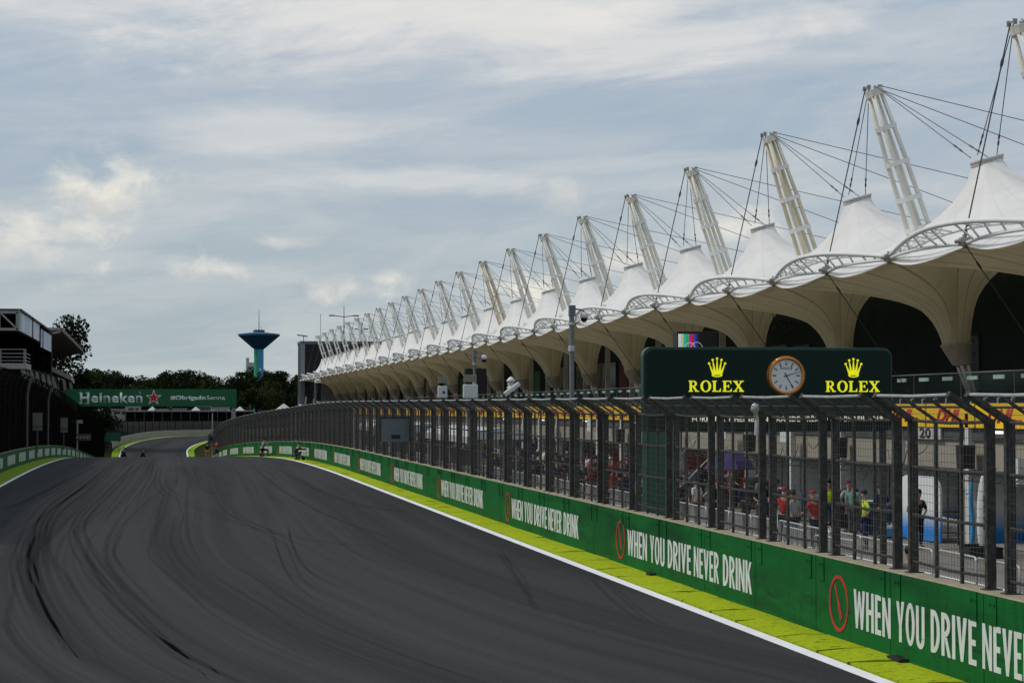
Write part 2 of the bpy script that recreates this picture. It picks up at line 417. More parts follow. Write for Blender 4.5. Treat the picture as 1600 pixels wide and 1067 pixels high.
e1 = nm('SUBTRACT', 1., nm('POWER', nm('ABSOLUTE', nm('SUBTRACT', nm('MULTIPLY', se.outputs[0], 2.), 1.)), 2.))
e2 = nm('MINIMUM', nm('MULTIPLY', se.outputs[1], 5.), nm('MULTIPLY', nm('SUBTRACT', 1., se.outputs[1]), 3.))
al = nm('MULTIPLY', nm('MULTIPLY', e1, nm('MINIMUM', e2, 1.)), nm('MULTIPLY', ng.outputs['Fac'], .28)); nt.links.new(al, pb.inputs['Alpha'])
def mark(pts, w):
    P = []
    n = 26
    for i in range(n+1):
        t = i/n*(len(pts)-1); k = min(int(t), len(pts)-2); f = t-k
        p = [pts[max(k-1, 0)], pts[k], pts[k+1], pts[min(k+2, len(pts)-1)]]
        P.append([.5*((2*p[1][j])+(-p[0][j]+p[2][j])*f+(2*p[0][j]-5*p[1][j]+4*p[2][j]-p[3][j])*f*f+(-p[0][j]+3*p[1][j]-3*p[2][j]+p[3][j])*f**3) for j in (0, 1)])
    mb = MB(); rows = []; z = mark.z
    for i, (x, y) in enumerate(P):
        a = P[max(i-1, 0)]; b = P[min(i+1, n)]; d = Vector((b[0]-a[0], b[1]-a[1])).normalized(); nx, ny = d.y, -d.x
        rows.append([(x-nx*w/2, y-ny*w/2, zt(y-ny*w/2)+z), (x+nx*w/2, y+ny*w/2, zt(y+ny*w/2)+z)])
    mark.z += .00006
    mb.grid(rows); me = mb.mesh('tyre_mark', M_rub); l = me.uv_layers.new(name='m')
    for lp in me.loops: l.data[lp.index].uv = (lp.vertex_index % 2, (lp.vertex_index//2)/n)
    o = link('tyre_mark', me); o['kind'] = 'structure'
mark.z = .0045
def wp(px, py): # photo-measured point on the flat part of the track
    d = CAMZ*3111/(py-630); s = (px-240)*d/3161; return (s, (d-.177*s)/.984)
for pts, w in [([(430,730),(520,775),(640,800),(800,805)], .22), ([(300,745),(330,770),(470,775),(620,800)], .16), ([(330,740),(350,790),(420,830),(560,900)], .2),
               ([(435,832),(450,880),(470,910),(510,945)], .2), ([(455,820),(462,850),(490,890),(560,930)], .12), ([(380,712),(420,750),(500,800),(640,850)], .2), ([(780,855),(830,905),(850,960)], .2),
               ([(260,722),(255,760),(330,800),(470,840),(700,860)], .22), ([(310,735),(380,765),(460,790)], .15), ([(240,718),(230,745),(210,780),(205,810)], .16), ([(930,900),(985,950),(1040,985)], .2),
               ([(190,715),(140,760),(90,800),(70,850),(90,920),(180,1050)], .34), ([(182,714),(120,760),(72,800),(55,850),(68,920),(140,1050)], .28), ([(170,716),(60,775),(-20,800)], .35),
               ([(220,715),(170,765),(125,810),(125,850),(180,920),(330,1060)], .24), ([(40,835),(28,875),(40,930),(90,1030)], .25), ([(345,1067),(240,985),(150,900),(120,850)], .2)]:
    base = [wp(*p) for p in pts]; k = 6 if w > .22 else 3 if w > .18 else 2
    for j in range(k):
        o = random.uniform(-w, w)*1.1; q = [(x+o+random.uniform(-.06, .06), y+random.uniform(-.8, .8)) for x, y in base]
        mark(q, random.uniform(.05, .13) if w < .3 else random.uniform(.07, .18))
# many faint single lines that follow the racing lines or cross them
def rl(a): # the racing line
    T = [(0, 6.5), (12, 3.6), (24, .1), (30, -1.15), (45, -2.45), (65, -2.2), (95, -1.55), (140, -1.2), (200, -1)]
    for (a0, o0), (a1, o1) in zip(T, T[1:]):
        if a0 <= a <= a1: return o0+(o1-o0)*(a-a0)/(a1-a0)
    return 0
for j in range(45):
    a0 = random.uniform(14, 110); ln = random.uniform(12, 55)*(1 if a0 < 60 else 1.4); off = random.choice((0, 0, .6, -1.2, -1.9, 1.5, 3.1, 3.1, 5.2, 7.0))+random.gauss(0, .45); dr = random.gauss(0, .3)+(random.uniform(-2.5, 2.5) if random.random() < .15 else 0)
    q = [(rl(a0+ln*i/5)+off+dr*(i/5)**1.5, a0+ln*i/5) for i in range(6)]
    if all(LEDGE(y)+.4 < x < REDGE(y)-.4 for x, y in q): mark(q, random.uniform(.06, .16))
# ------------------------------------------------------------------ walls with painted lettering
M_black = mat('black_plastic', (.012, .012, .013), .5, var=.2)
M_green = mat('green_wall_paint', (.006, .110, .022), .6, var=.16, scale=1.2, col2=(.005, .050, .014), cscale=.9, lo=.50, hi=.68, bump=.2, bscale=25, spec=.1, stretch=(1, .3, 1.8))
def grime(m):
    nt = m.node_tree; L = nt.links.new; b = nt.nodes['Principled BSDF']; src = b.inputs['Base Color'].links[0].from_socket
    g = nt.nodes.new('ShaderNodeNewGeometry'); mp = nt.nodes.new('ShaderNodeMapping'); mp.inputs['Scale'].default_value = (1, 5, .7); L(g.outputs['Position'], mp.inputs[0])
    n = nt.nodes.new('ShaderNodeTexNoise'); n.inputs['Scale'].default_value = 1.6; n.inputs['Detail'].default_value = 9; n.inputs['Roughness'].default_value = .7; L(mp.outputs[0], n.inputs['Vector'])
    r = nt.nodes.new('ShaderNodeMapRange'); r.inputs[1].default_value = .52; r.inputs[2].default_value = .74; r.inputs[4].default_value = .75; L(n.outputs['Fac'], r.inputs[0])
    n2 = nt.nodes.new('ShaderNodeTexNoise'); n2.inputs['Scale'].default_value = 1.3; n2.inputs['Detail'].default_value = 6; mp2 = nt.nodes.new('ShaderNodeMapping'); mp2.inputs['Scale'].default_value = (1, .5, 6); L(g.outputs['Position'], mp2.inputs[0]); L(mp2.outputs[0], n2.inputs['Vector'])
    r2 = nt.nodes.new('ShaderNodeMapRange'); r2.inputs[1].default_value = .62; r2.inputs[2].default_value = .70; r2.inputs[4].default_value = .6; L(n2.outputs['Fac'], r2.inputs[0])
    mx = nt.nodes.new('ShaderNodeMix'); mx.data_type = 'RGBA'; L(r.outputs[0], mx.inputs[0]); L(src, mx.inputs[6]); mx.inputs[7].default_value = (.006, .045, .013, 1)
    m2 = nt.nodes.new('ShaderNodeMix'); m2.data_type = 'RGBA'; L(r2.outputs[0], m2.inputs[0]); L(mx.outputs[2], m2.inputs[6]); m2.inputs[7].default_value = (.012, .020, .012, 1); L(m2.outputs[2], b.inputs['Base Color'])
grime(M_green)
M_cap = mat('bare_concrete', (.30, .265, .19), .85, var=.2, scale=6, bump=.2)
M_white = mat('white_lettering', (.60, .63, .60), .6, var=.07, scale=5, col2=(.42, .52, .43), cscale=6, lo=.60, hi=.75)
M_red = mat('red_paint', (.50, .03, .018), .6, var=.15, scale=5, col2=(.28, .03, .02), cscale=4)
M_dark = mat('dark_gap', (.008, .012, .008), .9)
WH = 1.13
wall = thing('concrete_wall', 'green concrete wall with white painted lettering below the tall right-hand fence', 'wall', (9.58, 30, 0))
def inv(o): return Matrix.Translation(-o.location)
def wrel(mb_or_me, name, m, parent, **k):      # build in world coordinates, then hang under the parent
    o = mb_or_me.build(name, m, parent, **k) if isinstance(mb_or_me, MB) else link(name, mb_or_me, parent)
    o.matrix_parent_inverse = Matrix.Translation(-parent.location); return o
def wall_run(F, sgn, h, th, a0, a1, step, parent, m, cap=True):
    b = MB(); c = MB(); rows = []; crow = []
    for a in frange(a0, a1, step):
        o = F(a); rows.append([pos(o, a, -.5), pos(o, a, h), pos(o+sgn*th, a, h), pos(o+sgn*th, a, -.8 if sgn < 0 else -1.2)])
        crow.append([pos(o+sgn*.012, a, h+.004), pos(o+sgn*.03, a, h+.022), pos(o+sgn*(th-.01), a, h+.022), pos(o+sgn*(th-.01), a, h+.004)])
    b.grid(rows)
    b.f.append((0, 1, 2, 3)); n = len(b.v)-4; b.f.append((n+3, n+2, n+1, n))
    wrel(b, 'wall_face', m, parent)
    if cap: c.grid(crow); wrel(c, 'coping', M_cap, parent)
wall_run(WALLR, 1, WH, .34, -8, 250, 3, wall, M_green)
PP = 3.0; T0 = 22.05
pans = []   # start of each fence panel: (a, gap centre)
gaps = [T0 + PP*k for k in range(-9, 108)]
# cast joint plates and block joints under each pair of posts
for k, a in enumerate(gaps):
    if a > 249: break
    pl = MB()
    o = WALLR(a); p = pos(o, a)
    dx = (WALLR(a+1)-WALLR(a-1))/2; dy = 1.; dz = (zt(a+1)-zt(a-1))/2
    X_ = Vector((-dx, -1, -dz)).normalized(); N_ = Vector((-1, 0, 0)); N_ = (N_-X_*N_.dot(X_)).normalized(); Y_ = N_.cross(X_)
    M = Matrix((X_, Y_, N_)).transposed().to_4x4(); M.translation = p
    for c in (-.28, .28):
        pl.prism([(c-.10, WH-.34), (c+.10, WH-.34), (c+.10, WH+.006), (c-.10, WH+.006)], -.01, .016, M)
        for bx in (-.05, .05):
            pl.prism([(c+bx+.016*math.cos(t), WH-.10+.016*math.sin(t)) for t in [i*math.pi/3 for i in range(6)]], .016, .03, M)
    wrel(pl, 'base_plate', M_green, wall)
    if k % 1 == 0 and a < 120:
        j = MB(); j.prism([(-.006, .0), (.006, .0), (.006, WH-.005), (-.006, WH-.005)], -.01, .0025, M)
        wrel(j, 'joint', M_dark, wall)
WORDS = [('WHEN', 0, 1.64), ('YOU', 1.88, 3.01), ('DRIVE', 3.25, 4.89), ('NEVER', 5.09, 6.70), ('DRINK', 6.95, 8.61)]
def ringpts(cx, cy, rx, ry, ix, iy, a0, a1, n=12):
    P = lambda a, p, q: (cx+p*math.cos(R_(a)), cy+q*math.sin(R_(a)))
    return [[P(a0+(a1-a0)*k/n, rx, ry), P(a0+(a1-a0)*(k+1)/n, rx, ry), P(a0+(a1-a0)*(k+1)/n, ix, iy), P(a0+(a1-a0)*k/n, ix, iy)] for k in range(n)]
def r4(x0, x1, y0, y1): return [(x0, y0), (x1, y0), (x1, y1), (x0, y1)]
S_ = .15
CF = {   # heavy condensed capitals, one unit high
 'W': (.70, [[(0, 1), (.15, 1), (.25, 0), (.13, 0)], [(.13, 0), (.25, 0), (.40, .97), (.30, .97)], [(.30, .97), (.40, .97), (.57, 0), (.45, 0)], [(.45, 0), (.57, 0), (.70, 1), (.55, 1)]]),
 'H': (.46, [r4(0, S_, 0, 1), r4(.46-S_, .46, 0, 1), r4(S_, .46-S_, .44, .57)]),
 'E': (.36, [r4(0, S_, 0, 1), r4(S_, .36, 0, .13), r4(S_, .33, .44, .57), r4(S_, .36, .87, 1)]),
 'N': (.48, [r4(0, .135, 0, 1), r4(.345, .48, 0, 1), [(.135, 1), (.345, 0), (.345, .36), (.135, .99)], [(.135, .64), (.345, 0), (.345, .36), (.135, 1)]]),
 'Y': (.46, [r4(.155, .305, 0, .46), [(0, 1), (.155, .40), (.23, .46), (.16, 1)], [(.30, 1), (.23, .46), (.305, .40), (.46, 1)]]),
 'O': (.50, ringpts(.25, .5, .25, .52, .10, .39, 0, 360, 26)),
 'U': (.46, [r4(0, S_, .23, 1), r4(.31, .46, .23, 1)] + ringpts(.23, .24, .23, .26, .08, .13, 180, 360, 12)),
 'D': (.46, [r4(0, S_, 0, 1)] + ringpts(.15, .5, .31, .5, .155, .37, -90, 90, 14)),
 'R': (.45, [r4(0, S_, 0, 1)] + ringpts(.15, .72, .28, .28, .13, .155, -90, 90, 12) + [[(.15, .44), (.27, .44), (.46, 0), (.31, 0)]]),
 'I': (.15, [r4(0, S_, 0, 1)]),
 'V': (.48, [[(0, 1), (.16, 1), (.27, .12), (.18, 0)], [(.32, 1), (.48, 1), (.30, 0), (.18, 0)]]),
 'K': (.47, [r4(0, S_, 0, 1), [(.15, .38), (.15, .56), (.31, 1), (.46, 1)], [(.17, .44), (.27, .62), (.48, 0), (.32, 0)]]),
}
def slogan(sc, H, m, th=.005):
    b = MB()
    for w_, x0, x1 in WORDS:
        tot = sum(CF[c][0] for c in w_)+.075*(len(w_)-1); k = (x1-x0)*sc/tot; x = x0*sc
        for ci, c in enumerate(w_):
            for pi, p in enumerate(CF[c][1]):
                q = [(x+px*k, py*H) for px, py in p]
                A = sum(q[i][0]*q[(i+1) % len(q)][1]-q[(i+1) % len(q)][0]*q[i][1] for i in range(len(q)))
                b.prism(q if A > 0 else q[::-1], 0, th+.0003*(pi % 3))
            x += (CF[c][0]+.075)*k
    return b.mesh('lettering', m)
me_text = slogan(1.0, .53, M_white); me_textn = slogan(.855, .53, M_white)
def nosign(name='prohibition_sign'):
    b = MB(); n = 40
    ro, ri = .40, .345
    outer = [(ro*math.cos(2*math.pi*k/n), ro*math.sin(2*math.pi*k/n)) for k in range(n)]; inner = [(x*ri/ro, y*ri/ro) for x, y in outer]
    vs = [(x, y, z) for z in (0, .006) for R in (outer, inner) for x, y in R]
    fs = []
    for k in range(n):
        j = (k+1) % n
        fs += [(2*n+k, 2*n+j, 3*n+j, 3*n+k), (k, j, 2*n+j, 2*n+k), (n+j, n+k, 3*n+k, 3*n+j)]
    b.add(vs, fs)
    # bottle shape laid across the ring
    bt = [(-.24, .050), (-.05, .050), (.03, .026), (.17, .022), (.30, .03), (.30, -.03), (.17, -.022), (.03, -.026), (-.05, -.050), (-.24, -.050)]
    th = R_(118); c, s_ = math.cos(th), math.sin(th)
    b.prism([(x*c-y*s_, x*s_+y*c) for x, y in bt], 0, .0075)
    return b.mesh(name, M_red)
me_no = nosign()
def on_wall(F, side, a, up, dist=.003):
    dx = (F(a+2)-F(a-2))/4; dz = (zt(a+2)-zt(a-2))/4
    X_ = Vector((-dx, -1, -dz) if side > 0 else (dx, 1, dz)).normalized()
    N_ = Vector((-side, 0, 0)); N_ = (N_-X_*N_.dot(X_)).normalized(); Y_ = N_.cross(X_)
    M = Matrix((X_, Y_, N_)).transposed().to_4x4(); M.translation = pos(F(a), a)+Y_*up+N_*dist; return M
def attach(me, name, M, parent):
    o = link(name, me, parent); o.matrix_basis = Matrix.Translation(-parent.location) @ M; return o
c0 = 27.05
for k in range(17):
    a = c0 + 13.4*k
    attach(me_no, 'prohibition_sign', on_wall(WALLR, 1, a, .53), wall)
    if a < 90: attach(me_textn if k == 0 else me_text, 'lettering', on_wall(WALLR, 1, a-.62, .262), wall)
    else:
        M = on_wall(WALLR, 1, a-5, .262, .02); M.translation = M.translation - (M.to_3x3() @ Vector((1, 0, 0)))*4.3
        attach(me_text, 'lettering', M, wall)
attach(me_text, 'lettering', on_wall(WALLR, 1, 13.65-.62, .262), wall)

for k, (a, ln) in enumerate(((24.6, .2), (37.6, .12))):  # black lumps added in place of dark gaps along the wall foot
    b = MB(); p = pos(WALLR(a)-.05, a, .05)
    b.add([p+Vector((x*.09+random.uniform(-.02, .02), y*ln, z*.05)) for x in (-1, 1) for y in (-1, -.3, .4, 1) for z in (-1, random.uniform(.4, 1))], [(0,1,3,2), (2,3,5,4), (4,5,7,6), (8,10,11,9), (10,12,13,11), (12,14,15,13), (1,9,11,3), (3,11,13,5), (5,13,15,7), (0,8,9,1), (6,7,15,14)])
    tag(b.build('gap_lump', M_black), ('longer black lump for a dark gap at the wall foot below the nearest slogan' if k == 0 else 'shorter black lump for a dark gap at the wall foot below the second slogan'), 'gap lump')

# left wall
wl = thing('concrete_wall', 'green painted concrete wall with white lettering below the dark fence on the left', 'wall', (-7.3, 100, 0))
wall_run(WALLL, -1, .90, .30, 40, 330, 3, wl, M_green)
me_textl = slogan(.65, .50, M_white)
for k in range(24):
    attach(me_textl, 'lettering', on_wall(WALLL, -1, 60+8.9*k, .2, .004), wl)

# ------------------------------------------------------------------ right debris fence
M_post = mat('dark_galvanised_steel', (.034, .031, .027), .7, .1, var=.3, scale=7, col2=(.105, .10, .095), cscale=14, lo=.5, hi=.75)
M_wire = mat('fence_wire', (.115, .115, .110), .45, .5, var=.25, scale=9)
M_rail = mat('bright_rail', (.50, .50, .50), .4, .5, var=.2, scale=4)
fence = thing('debris_fence', 'tall dark steel debris fence with cranked tops on the green right-hand wall', 'fence', (9.7, 30, 0))
PL = 2.44; LN = .46; H1 = 2.0; H2 = .30
# local frame of a panel: x along the fence (towards -a), y up from the wall top, z towards the track
def panel_meshes():
    w = MB()
    def wire(p, q, r=.0024): w.tube([p, q], r, 3, cap=False)
    for i in range(1, 25):
        x = PL*i/25; wire((x, 0.05, 0), (x, H1, 0)); wire((x, H1, .01), (x, H1+H2, LN))
    for j in range(1, 19):
        y = H1*j/19; wire((0, y, .006), (PL, y, .006), .0032)
    for j in range(1, 4):
        f = j/4; wire((0, H1+H2*f, LN*f+.006), (PL, H1+H2*f, LN*f+.006), .003)
    fr = MB()
    for i in (1, 2):
        x = PL*i/3; fr.box(x-.021, x+.021, -.0, H1, -.05, -.01); fr.bar((x, H1-.01, -.03), (x, H1+H2, LN-.02), .034, .034, (1, 0, 0))
    for y in (.15, .76, 1.38, 1.985): fr.tube([(-.03, y, -.03), (PL*.25, y-.012, -.03), (PL*.5, y-.022, -.03), (PL*.75, y-.012, -.03), (PL+.03, y, -.03)], .021, 6)
    rl = MB(); rl.tube([(-.04, H1+H2+.01, LN), (PL*.5, H1+H2-.004, LN), (PL+.04, H1+H2+.01, LN)], .019, 6)
    rl2 = MB()
    rl2.tube([(-.02, H1+H2*.55, LN*.55-.03), (PL+.02, H1+H2*.55, LN*.55-.03)], .014, 5)
    return w.mesh('wire_mesh', M_wire), fr.mesh('panel_frame', M_post), rl.mesh('top_rail', M_rail), rl2.mesh('mid_rail', M_post)
mw, mf, mr_, mr2 = panel_meshes()
pb_ = MB()
pb_.box(-.038, .038, -.04, H1+.02, -.10, .015)
pb_.add([(-.045, H1-.02, -.13), (.045, H1-.02, -.13), (.045, H1+.05, .02), (-.045, H1+.05, .02)], [])
pb_.bar((0, H1-.035, -.075), (0, H1+H2+.02, LN+.02), .075, .10, (1, 0, 0))
pb_.box(-.085, .085, -.0, .012, -.16, .05)
me_post = pb_.mesh('post', M_post)
def fence_matrix(a, F, side=1, up=WH+.022, inset=.17):
    dx = (F(a+2)-F(a-2))/4; dz = (zt(a+2)-zt(a-2))/4
    X_ = Vector((-dx, -1, -dz)).normalized(); N_ = Vector((-1, 0, 0)); N_ = (N_-X_*N_.dot(X_)).normalized(); Y_ = N_.cross(X_)
    M = Matrix((X_, Y_, N_)).transposed().to_4x4(); M.translation = pos(F(a), a)+Y_*up-N_*inset; return M
postn = 0; farposts = []
for a in gaps[1:]:
    if a > 250: break
    # panel occupies a-.28 down to a-.28-2.44
    for me, nm_ in ((mw, 'wire_mesh'), (mf, 'panel_frame'), (mr_, 'top_rail'), (mr2, 'mid_rail')):
        if nm_ == 'mid_rail' and a > 150: continue
        M = fence_matrix(a-1.5, WALLR); M = M @ Matrix.Translation((-PL/2, 0, 0))
        if nm_ == 'wire_mesh': wm = attach(me, 'wire_mesh', M, fence)
        else:
            attach(me, nm_, M, fence)
    for off in (-.28, .28):
        M = fence_matrix(a+off, WALLR)
        if 18 < a and postn < 96: attach(me_post, 'post', M, fence); postn += 1
        else: farposts.append(M)
fp = MB()
for M in farposts: fp.add([M @ v.co for v in me_post.vertices], [tuple(p.vertices) for p in me_post.polygons])
o = wrel(fp, 'far_posts', M_post, fence); o['kind'] = 'stuff'

# things fixed to the fence
M_grey = mat('grey_box_paint', (.13, .16, .18), .5, var=.1)
M_black = mat('black_plastic', (.012, .012, .013), .5, var=.2)
M_blk2 = mat('black_cloth', (.016, .017, .02), .9, var=.3)
M_off = mat('off_white_plastic', (.62, .63, .62), .45, var=.06)
t = thing('light_signal', 'grey light signal box fixed on the track side of the right-hand fence', 'signal panel', (9.2, 76.7, 1.87))
b = MB(); b.box(-.56, .56, -.07, .07, 0, .92); b.build('case', M_grey, t, bevel=.02)
b = MB(); b.box(-.60, .60, -.10, .10, .925, .97); b.box(-.60, -.565, -.10, .10, 0, .92); b.box(.565, .60, -.10, .10, 0, .92); b.build('rim', M_black, t)
b = MB(); b.box(-.14, .20, -.095, -.073, .13, .27); b.build('label_plate', M_black, t)
b = MB(); b.tube([(.3, .05, .6), (.6, .06, .62)], .03); b.tube([(.3, .05, .2), (.6, .06, .2)], .03); b.build('bracket', M_post, t)
for (x, y, z, lab) in ((10.05, 69.7, 3.45, 'white antenna box with a black hole on top of the fence, left of the pair'), (10.05, 63.4, 3.42, 'square white antenna box on top of the fence beside the slim camera mast')):
    t = thing('antenna_box', lab, 'antenna', (x, y, z)); b = MB(); b.box(-.17, .17, -.05, .05, .1, .52) if x and y > 65 else b.box(-.24, .24, -.05, .05, .1, .55); b.build('panel', M_off, t, bevel=.03)
    b = MB(); b.tube([(0, .09, -1.6), (0, .09, .5)], .03); b.build('mount', M_post, t)
    b = MB(); b.box(-.16, .16, -.03, .03, .62, .86) if y > 65 else b.box(-.22, .2, -.03, .03, .62, .86); b.build('upper_panel', mat('olive_panel', (.22, .22, .16), .6), t, bevel=.01)
    if y > 65:
        b = MB(); b.lathe([(0, 0), (.045, 0), (.045, .04), (0, .04)], n=12); o = b.build('lens', M_black, t); o.rotation_euler = (R_(90), 0, 0); o.location = (.04, -.05, .3)
t = thing('video_camera', 'white long camera housing tilted upward on top of the fence', 'camera', (9.9, 55, 3.5))
b = MB(); b.box(-.26, .26, -.07, .07, -.06, .06); o = b.build('housing', M_off, t, bevel=.02); o.rotation_euler = (0, R_(-36), 0); o.location = (0, 0, .26)
b = MB(); b.tube([(0, 0, -.1), (0, 0, .22)], .03); b.box(-.07, .07, -.05, .05, .12, .2); b.build('mount', M_post, t)
t = thing('weather_station', 'white ribbed weather station on a mast behind the fence', 'weather station', (11, 61.3, PIT))
b = MB(); b.tube([(0, 0, 0), (0, 0, 4.62)], .05); b.box(-.22, .22, -.03, .03, 4.2, 4.26); b.build('mast', M_grey, t)
b = MB(); b.lathe([(0, 4.62), (.10, 4.62), (.14, 4.70), (.08, 4.71), (.14, 4.78), (.08, 4.79), (.14, 4.86), (.08, 4.88), (.11, 4.93), (.11, 5.03), (.15, 5.06), (.1, 5.12), (.06, 5.16), (0, 5.2)], n=16); b.build('sensor_head', M_off, t, smooth=True)
t = thing('wind_camera', 'small grey dome camera on a bracket in the bent fence top before the clock sign', 'camera', (9.5, 30.7, 3.1))
b = MB(); b.tube([(0, 0, -.25), (.01, 0, 0), (-.03, -.03, .14)], .035); b.build('bracket', M_rail, t)
b = MB(); b.lathe([(0, .1), (.05, .11), (.07, .17), (.06, .24), (0, .27)], (-.03, -.03, 0), n=12); b.build('dome', M_rail, t, smooth=True)

def cctv_pole(s, y, top, r, lab):
    t = thing('camera_pole', lab, 'camera pole', (s, y, PIT)); h = top-PIT
    b = MB(); b.tube([(0, 0, 0), (0, 0, h-.1)], r, 12); b.tube([(0, 0, 0), (0, 0, .1)], r*1.6, 12); b.build('pole', mat('grey_pole_paint', (.16, .17, .18), .5, .2), t)
    b = MB(); b.tube([(0, 0, h-1.25), (0, 0, h-1.1)], r*1.35, 12); b.tube([(0, 0, h-.55), (0, 0, h-.48)], r*1.4, 12); b.build('collar', M_rail, t)
    b = MB(); b.box(-r*1.1, r*1.4, -.07, .07, h-.32, h-.02); b.build('junction_box', M_grey, t, bevel=.01)
    b = MB(); b.tube([(0, 0, h-.12), (.2, 0, h-.13), (.3, 0, h-.15), (.34, 0, h-.22)], .022, 8); b.build('arm', M_grey, t)
    b = MB(); b.lathe([(0, h-.20), (.09, h-.22), (.11, h-.34), (.09, h-.36)], (.34, 0, 0), n=16); b.build('camera_housing', M_off, t, smooth=True)
    b = MB(); b.lathe([(.09, h-.365), (.085, h-.42), (.05, h-.46), (0, h-.47)], (.34, 0, 0), n=16); b.build('dome', M_black, t, smooth=True)
cctv_pole(11, 52.1, 6.0, .07, 'tall grey pole with a dome camera, nearest the clock sign')
cctv_pole(11, 68.5, 5.25, .05, 'shorter grey pole with a dome camera beside the white antenna boxes')

# ------------------------------------------------------------------ clock sign
M_sg = mat('deep_green_enamel', (.0022, .018, .012), .45, var=.05, scale=1, spec=.18)
M_sg2 = mat('deep_green_edge', (.007, .045, .030), .35, var=.05)
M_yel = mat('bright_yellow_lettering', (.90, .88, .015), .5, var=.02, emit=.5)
M_gold = mat('rose_gold', (.62, .27, .08), .32, .75, var=.1)
M_dial = mat('clock_dial', (.74, .75, .74), .5, var=.02)
S = thing('clock_sign', 'dark green clock sign with yellow crowns and lettering standing behind the fence', 'sign', (10.24, 40.9, PIT))
def rrect(x0, x1, y0, y1, r, which=(1,1,1,1), n=8):
    P = []
    for (cx, cy, a0, w) in ((x1-r, y1-r, 0, which[0]), (x0+r, y1-r, 90, which[1]), (x0+r, y0+r, 180, which[2]), (x1-r, y0+r, 270, which[3])):
        if w: P += [(cx+r*math.cos(R_(a0+90*k/n)), cy+r*math.sin(R_(a0+90*k/n))) for k in range(n+1)]
        else: P.append((x1 if a0 in (0, 270) else x0, y1 if a0 in (0, 90) else y0))
    return P
MX = frame((0, 0, 0), (1, 0, 0), (0, 0, 1))      # x right, y up, z towards the camera (-Y)
TOPZ = 4.51-PIT; BOT = 2.78-PIT
b = MB(); b.prism(rrect(0, 5.45, BOT, TOPZ, .16, (1, 1, 0, 1)), -.38, 0, MX); b.build('board', M_sg, S, bevel=.02)
b = MB(); b.prism(rrect(-.045, 5.495, BOT-.03, TOPZ+.045, .2, (1, 1, 0, 1)), -.30, -.06, MX); b.build('edge_band', M_sg2, S, bevel=.01)
b = MB(); b.box(.0, .71, .0, .38, 0, BOT-.035); b.build('pillar', mat('green_pillar_enamel', (.008, .085, .058), .5), S, bevel=.02)
b = MB(); b.box(5.25, 5.37, .1, .22, 0, BOT-.035); b.build('support', M_post, S)
# slab-serif letters built from strokes in a unit-high box
def quad(p, q, w0, w1=None):
    w1 = w1 or w0; return [(p[0]-w0/2, p[1]), (p[0]+w0/2, p[1]), (q[0]+w1/2, q[1]), (q[0]-w1/2, q[1])]
def arcpoly(cx, cy, rx, ry, ix, iy, a0, a1, n=20):
    O = [(cx+rx*math.cos(R_(a0+(a1-a0)*k/n)), cy+ry*math.sin(R_(a0+(a1-a0)*k/n))) for k in range(n+1)]
    I = [(cx+ix*math.cos(R_(a0+(a1-a0)*k/n)), cy+iy*math.sin(R_(a0+(a1-a0)*k/n))) for k in range(n+1)]
    return ('ring', O, I)
def R4(x0, x1, y0, y1): return [(x0, y0), (x1, y0), (x1, y1), (x0, y1)]
GL = {
 'R': (1.0, [R4(.0, .40, 0, .09), R4(.0, .45, .91, 1), R4(.10, .30, .09, .91), arcpoly(.45, .73, .32, .27, .14, .18, -90, 90), R4(.30, .45, .46, .55), [(.36, .46), (.56, .46), (.82, .09), (.62, .09)], R4(.62, .98, 0, .09)]),
 'O': (1.0, [arcpoly(.5, .5, .5, .53, .28, .44, 0, 360, 36)]),
 'L': (.86, [R4(0, .42, 0, .09), R4(0, .42, .91, 1), R4(.10, .31, .09, .91), R4(.42, .80, 0, .09), [(.66, .09), (.80, .09), (.80, .34)]]),
 'E': (.90, [R4(0, .45, 0, .09), R4(0, .45, .91, 1), R4(.10, .31, .09, .91), R4(.45, .86, 0, .09), R4(.45, .82, .91, 1), R4(.31, .60, .46, .55), [(.72, .09), (.86, .09), (.86, .32)], [(.82, .68), (.82, .91), (.68, .91)], R4(.53, .60, .36, .46), R4(.53, .60, .55, .65)]),
 'X': (1.0, [R4(0, .42, .91, 1), R4(.62, .98, .91, 1), R4(0, .36, 0, .09), R4(.56, 1., 0, .09), [(.08, .91), (.33, .91), (.93, .09), (.68, .09)], [(.72, .91), (.84, .91), (.25, .09), (.13, .09)]]),
}
def word(w, x, y, H, depth, M, m, name, parent, wf=1.0, gap=.12):
    b = MB(); k = 0
    for ch in w:
        adv, parts = GL[ch]
        for p in parts:
            k += 1; d = depth + (k % 7)*.0004
            T = lambda P: [(x+px*H*wf, y+py*H) for px, py in P]
            if p[0] == 'ring':
                O, I = T(p[1]), T(p[2])
                for i in range(len(O)-1):
                    b.prism([O[i], O[i+1], I[i+1], I[i]], 0, d, M)
            else:
                q = T(p); A = sum(q[i][0]*q[(i+1) % len(q)][1]-q[(i+1) % len(q)][0]*q[i][1] for i in range(len(q)))
                if A < 0: q = q[::-1]
                b.prism(q, 0, d, M)
        x += (adv+gap)*H*wf
    o = b.build(name, m, parent); return x
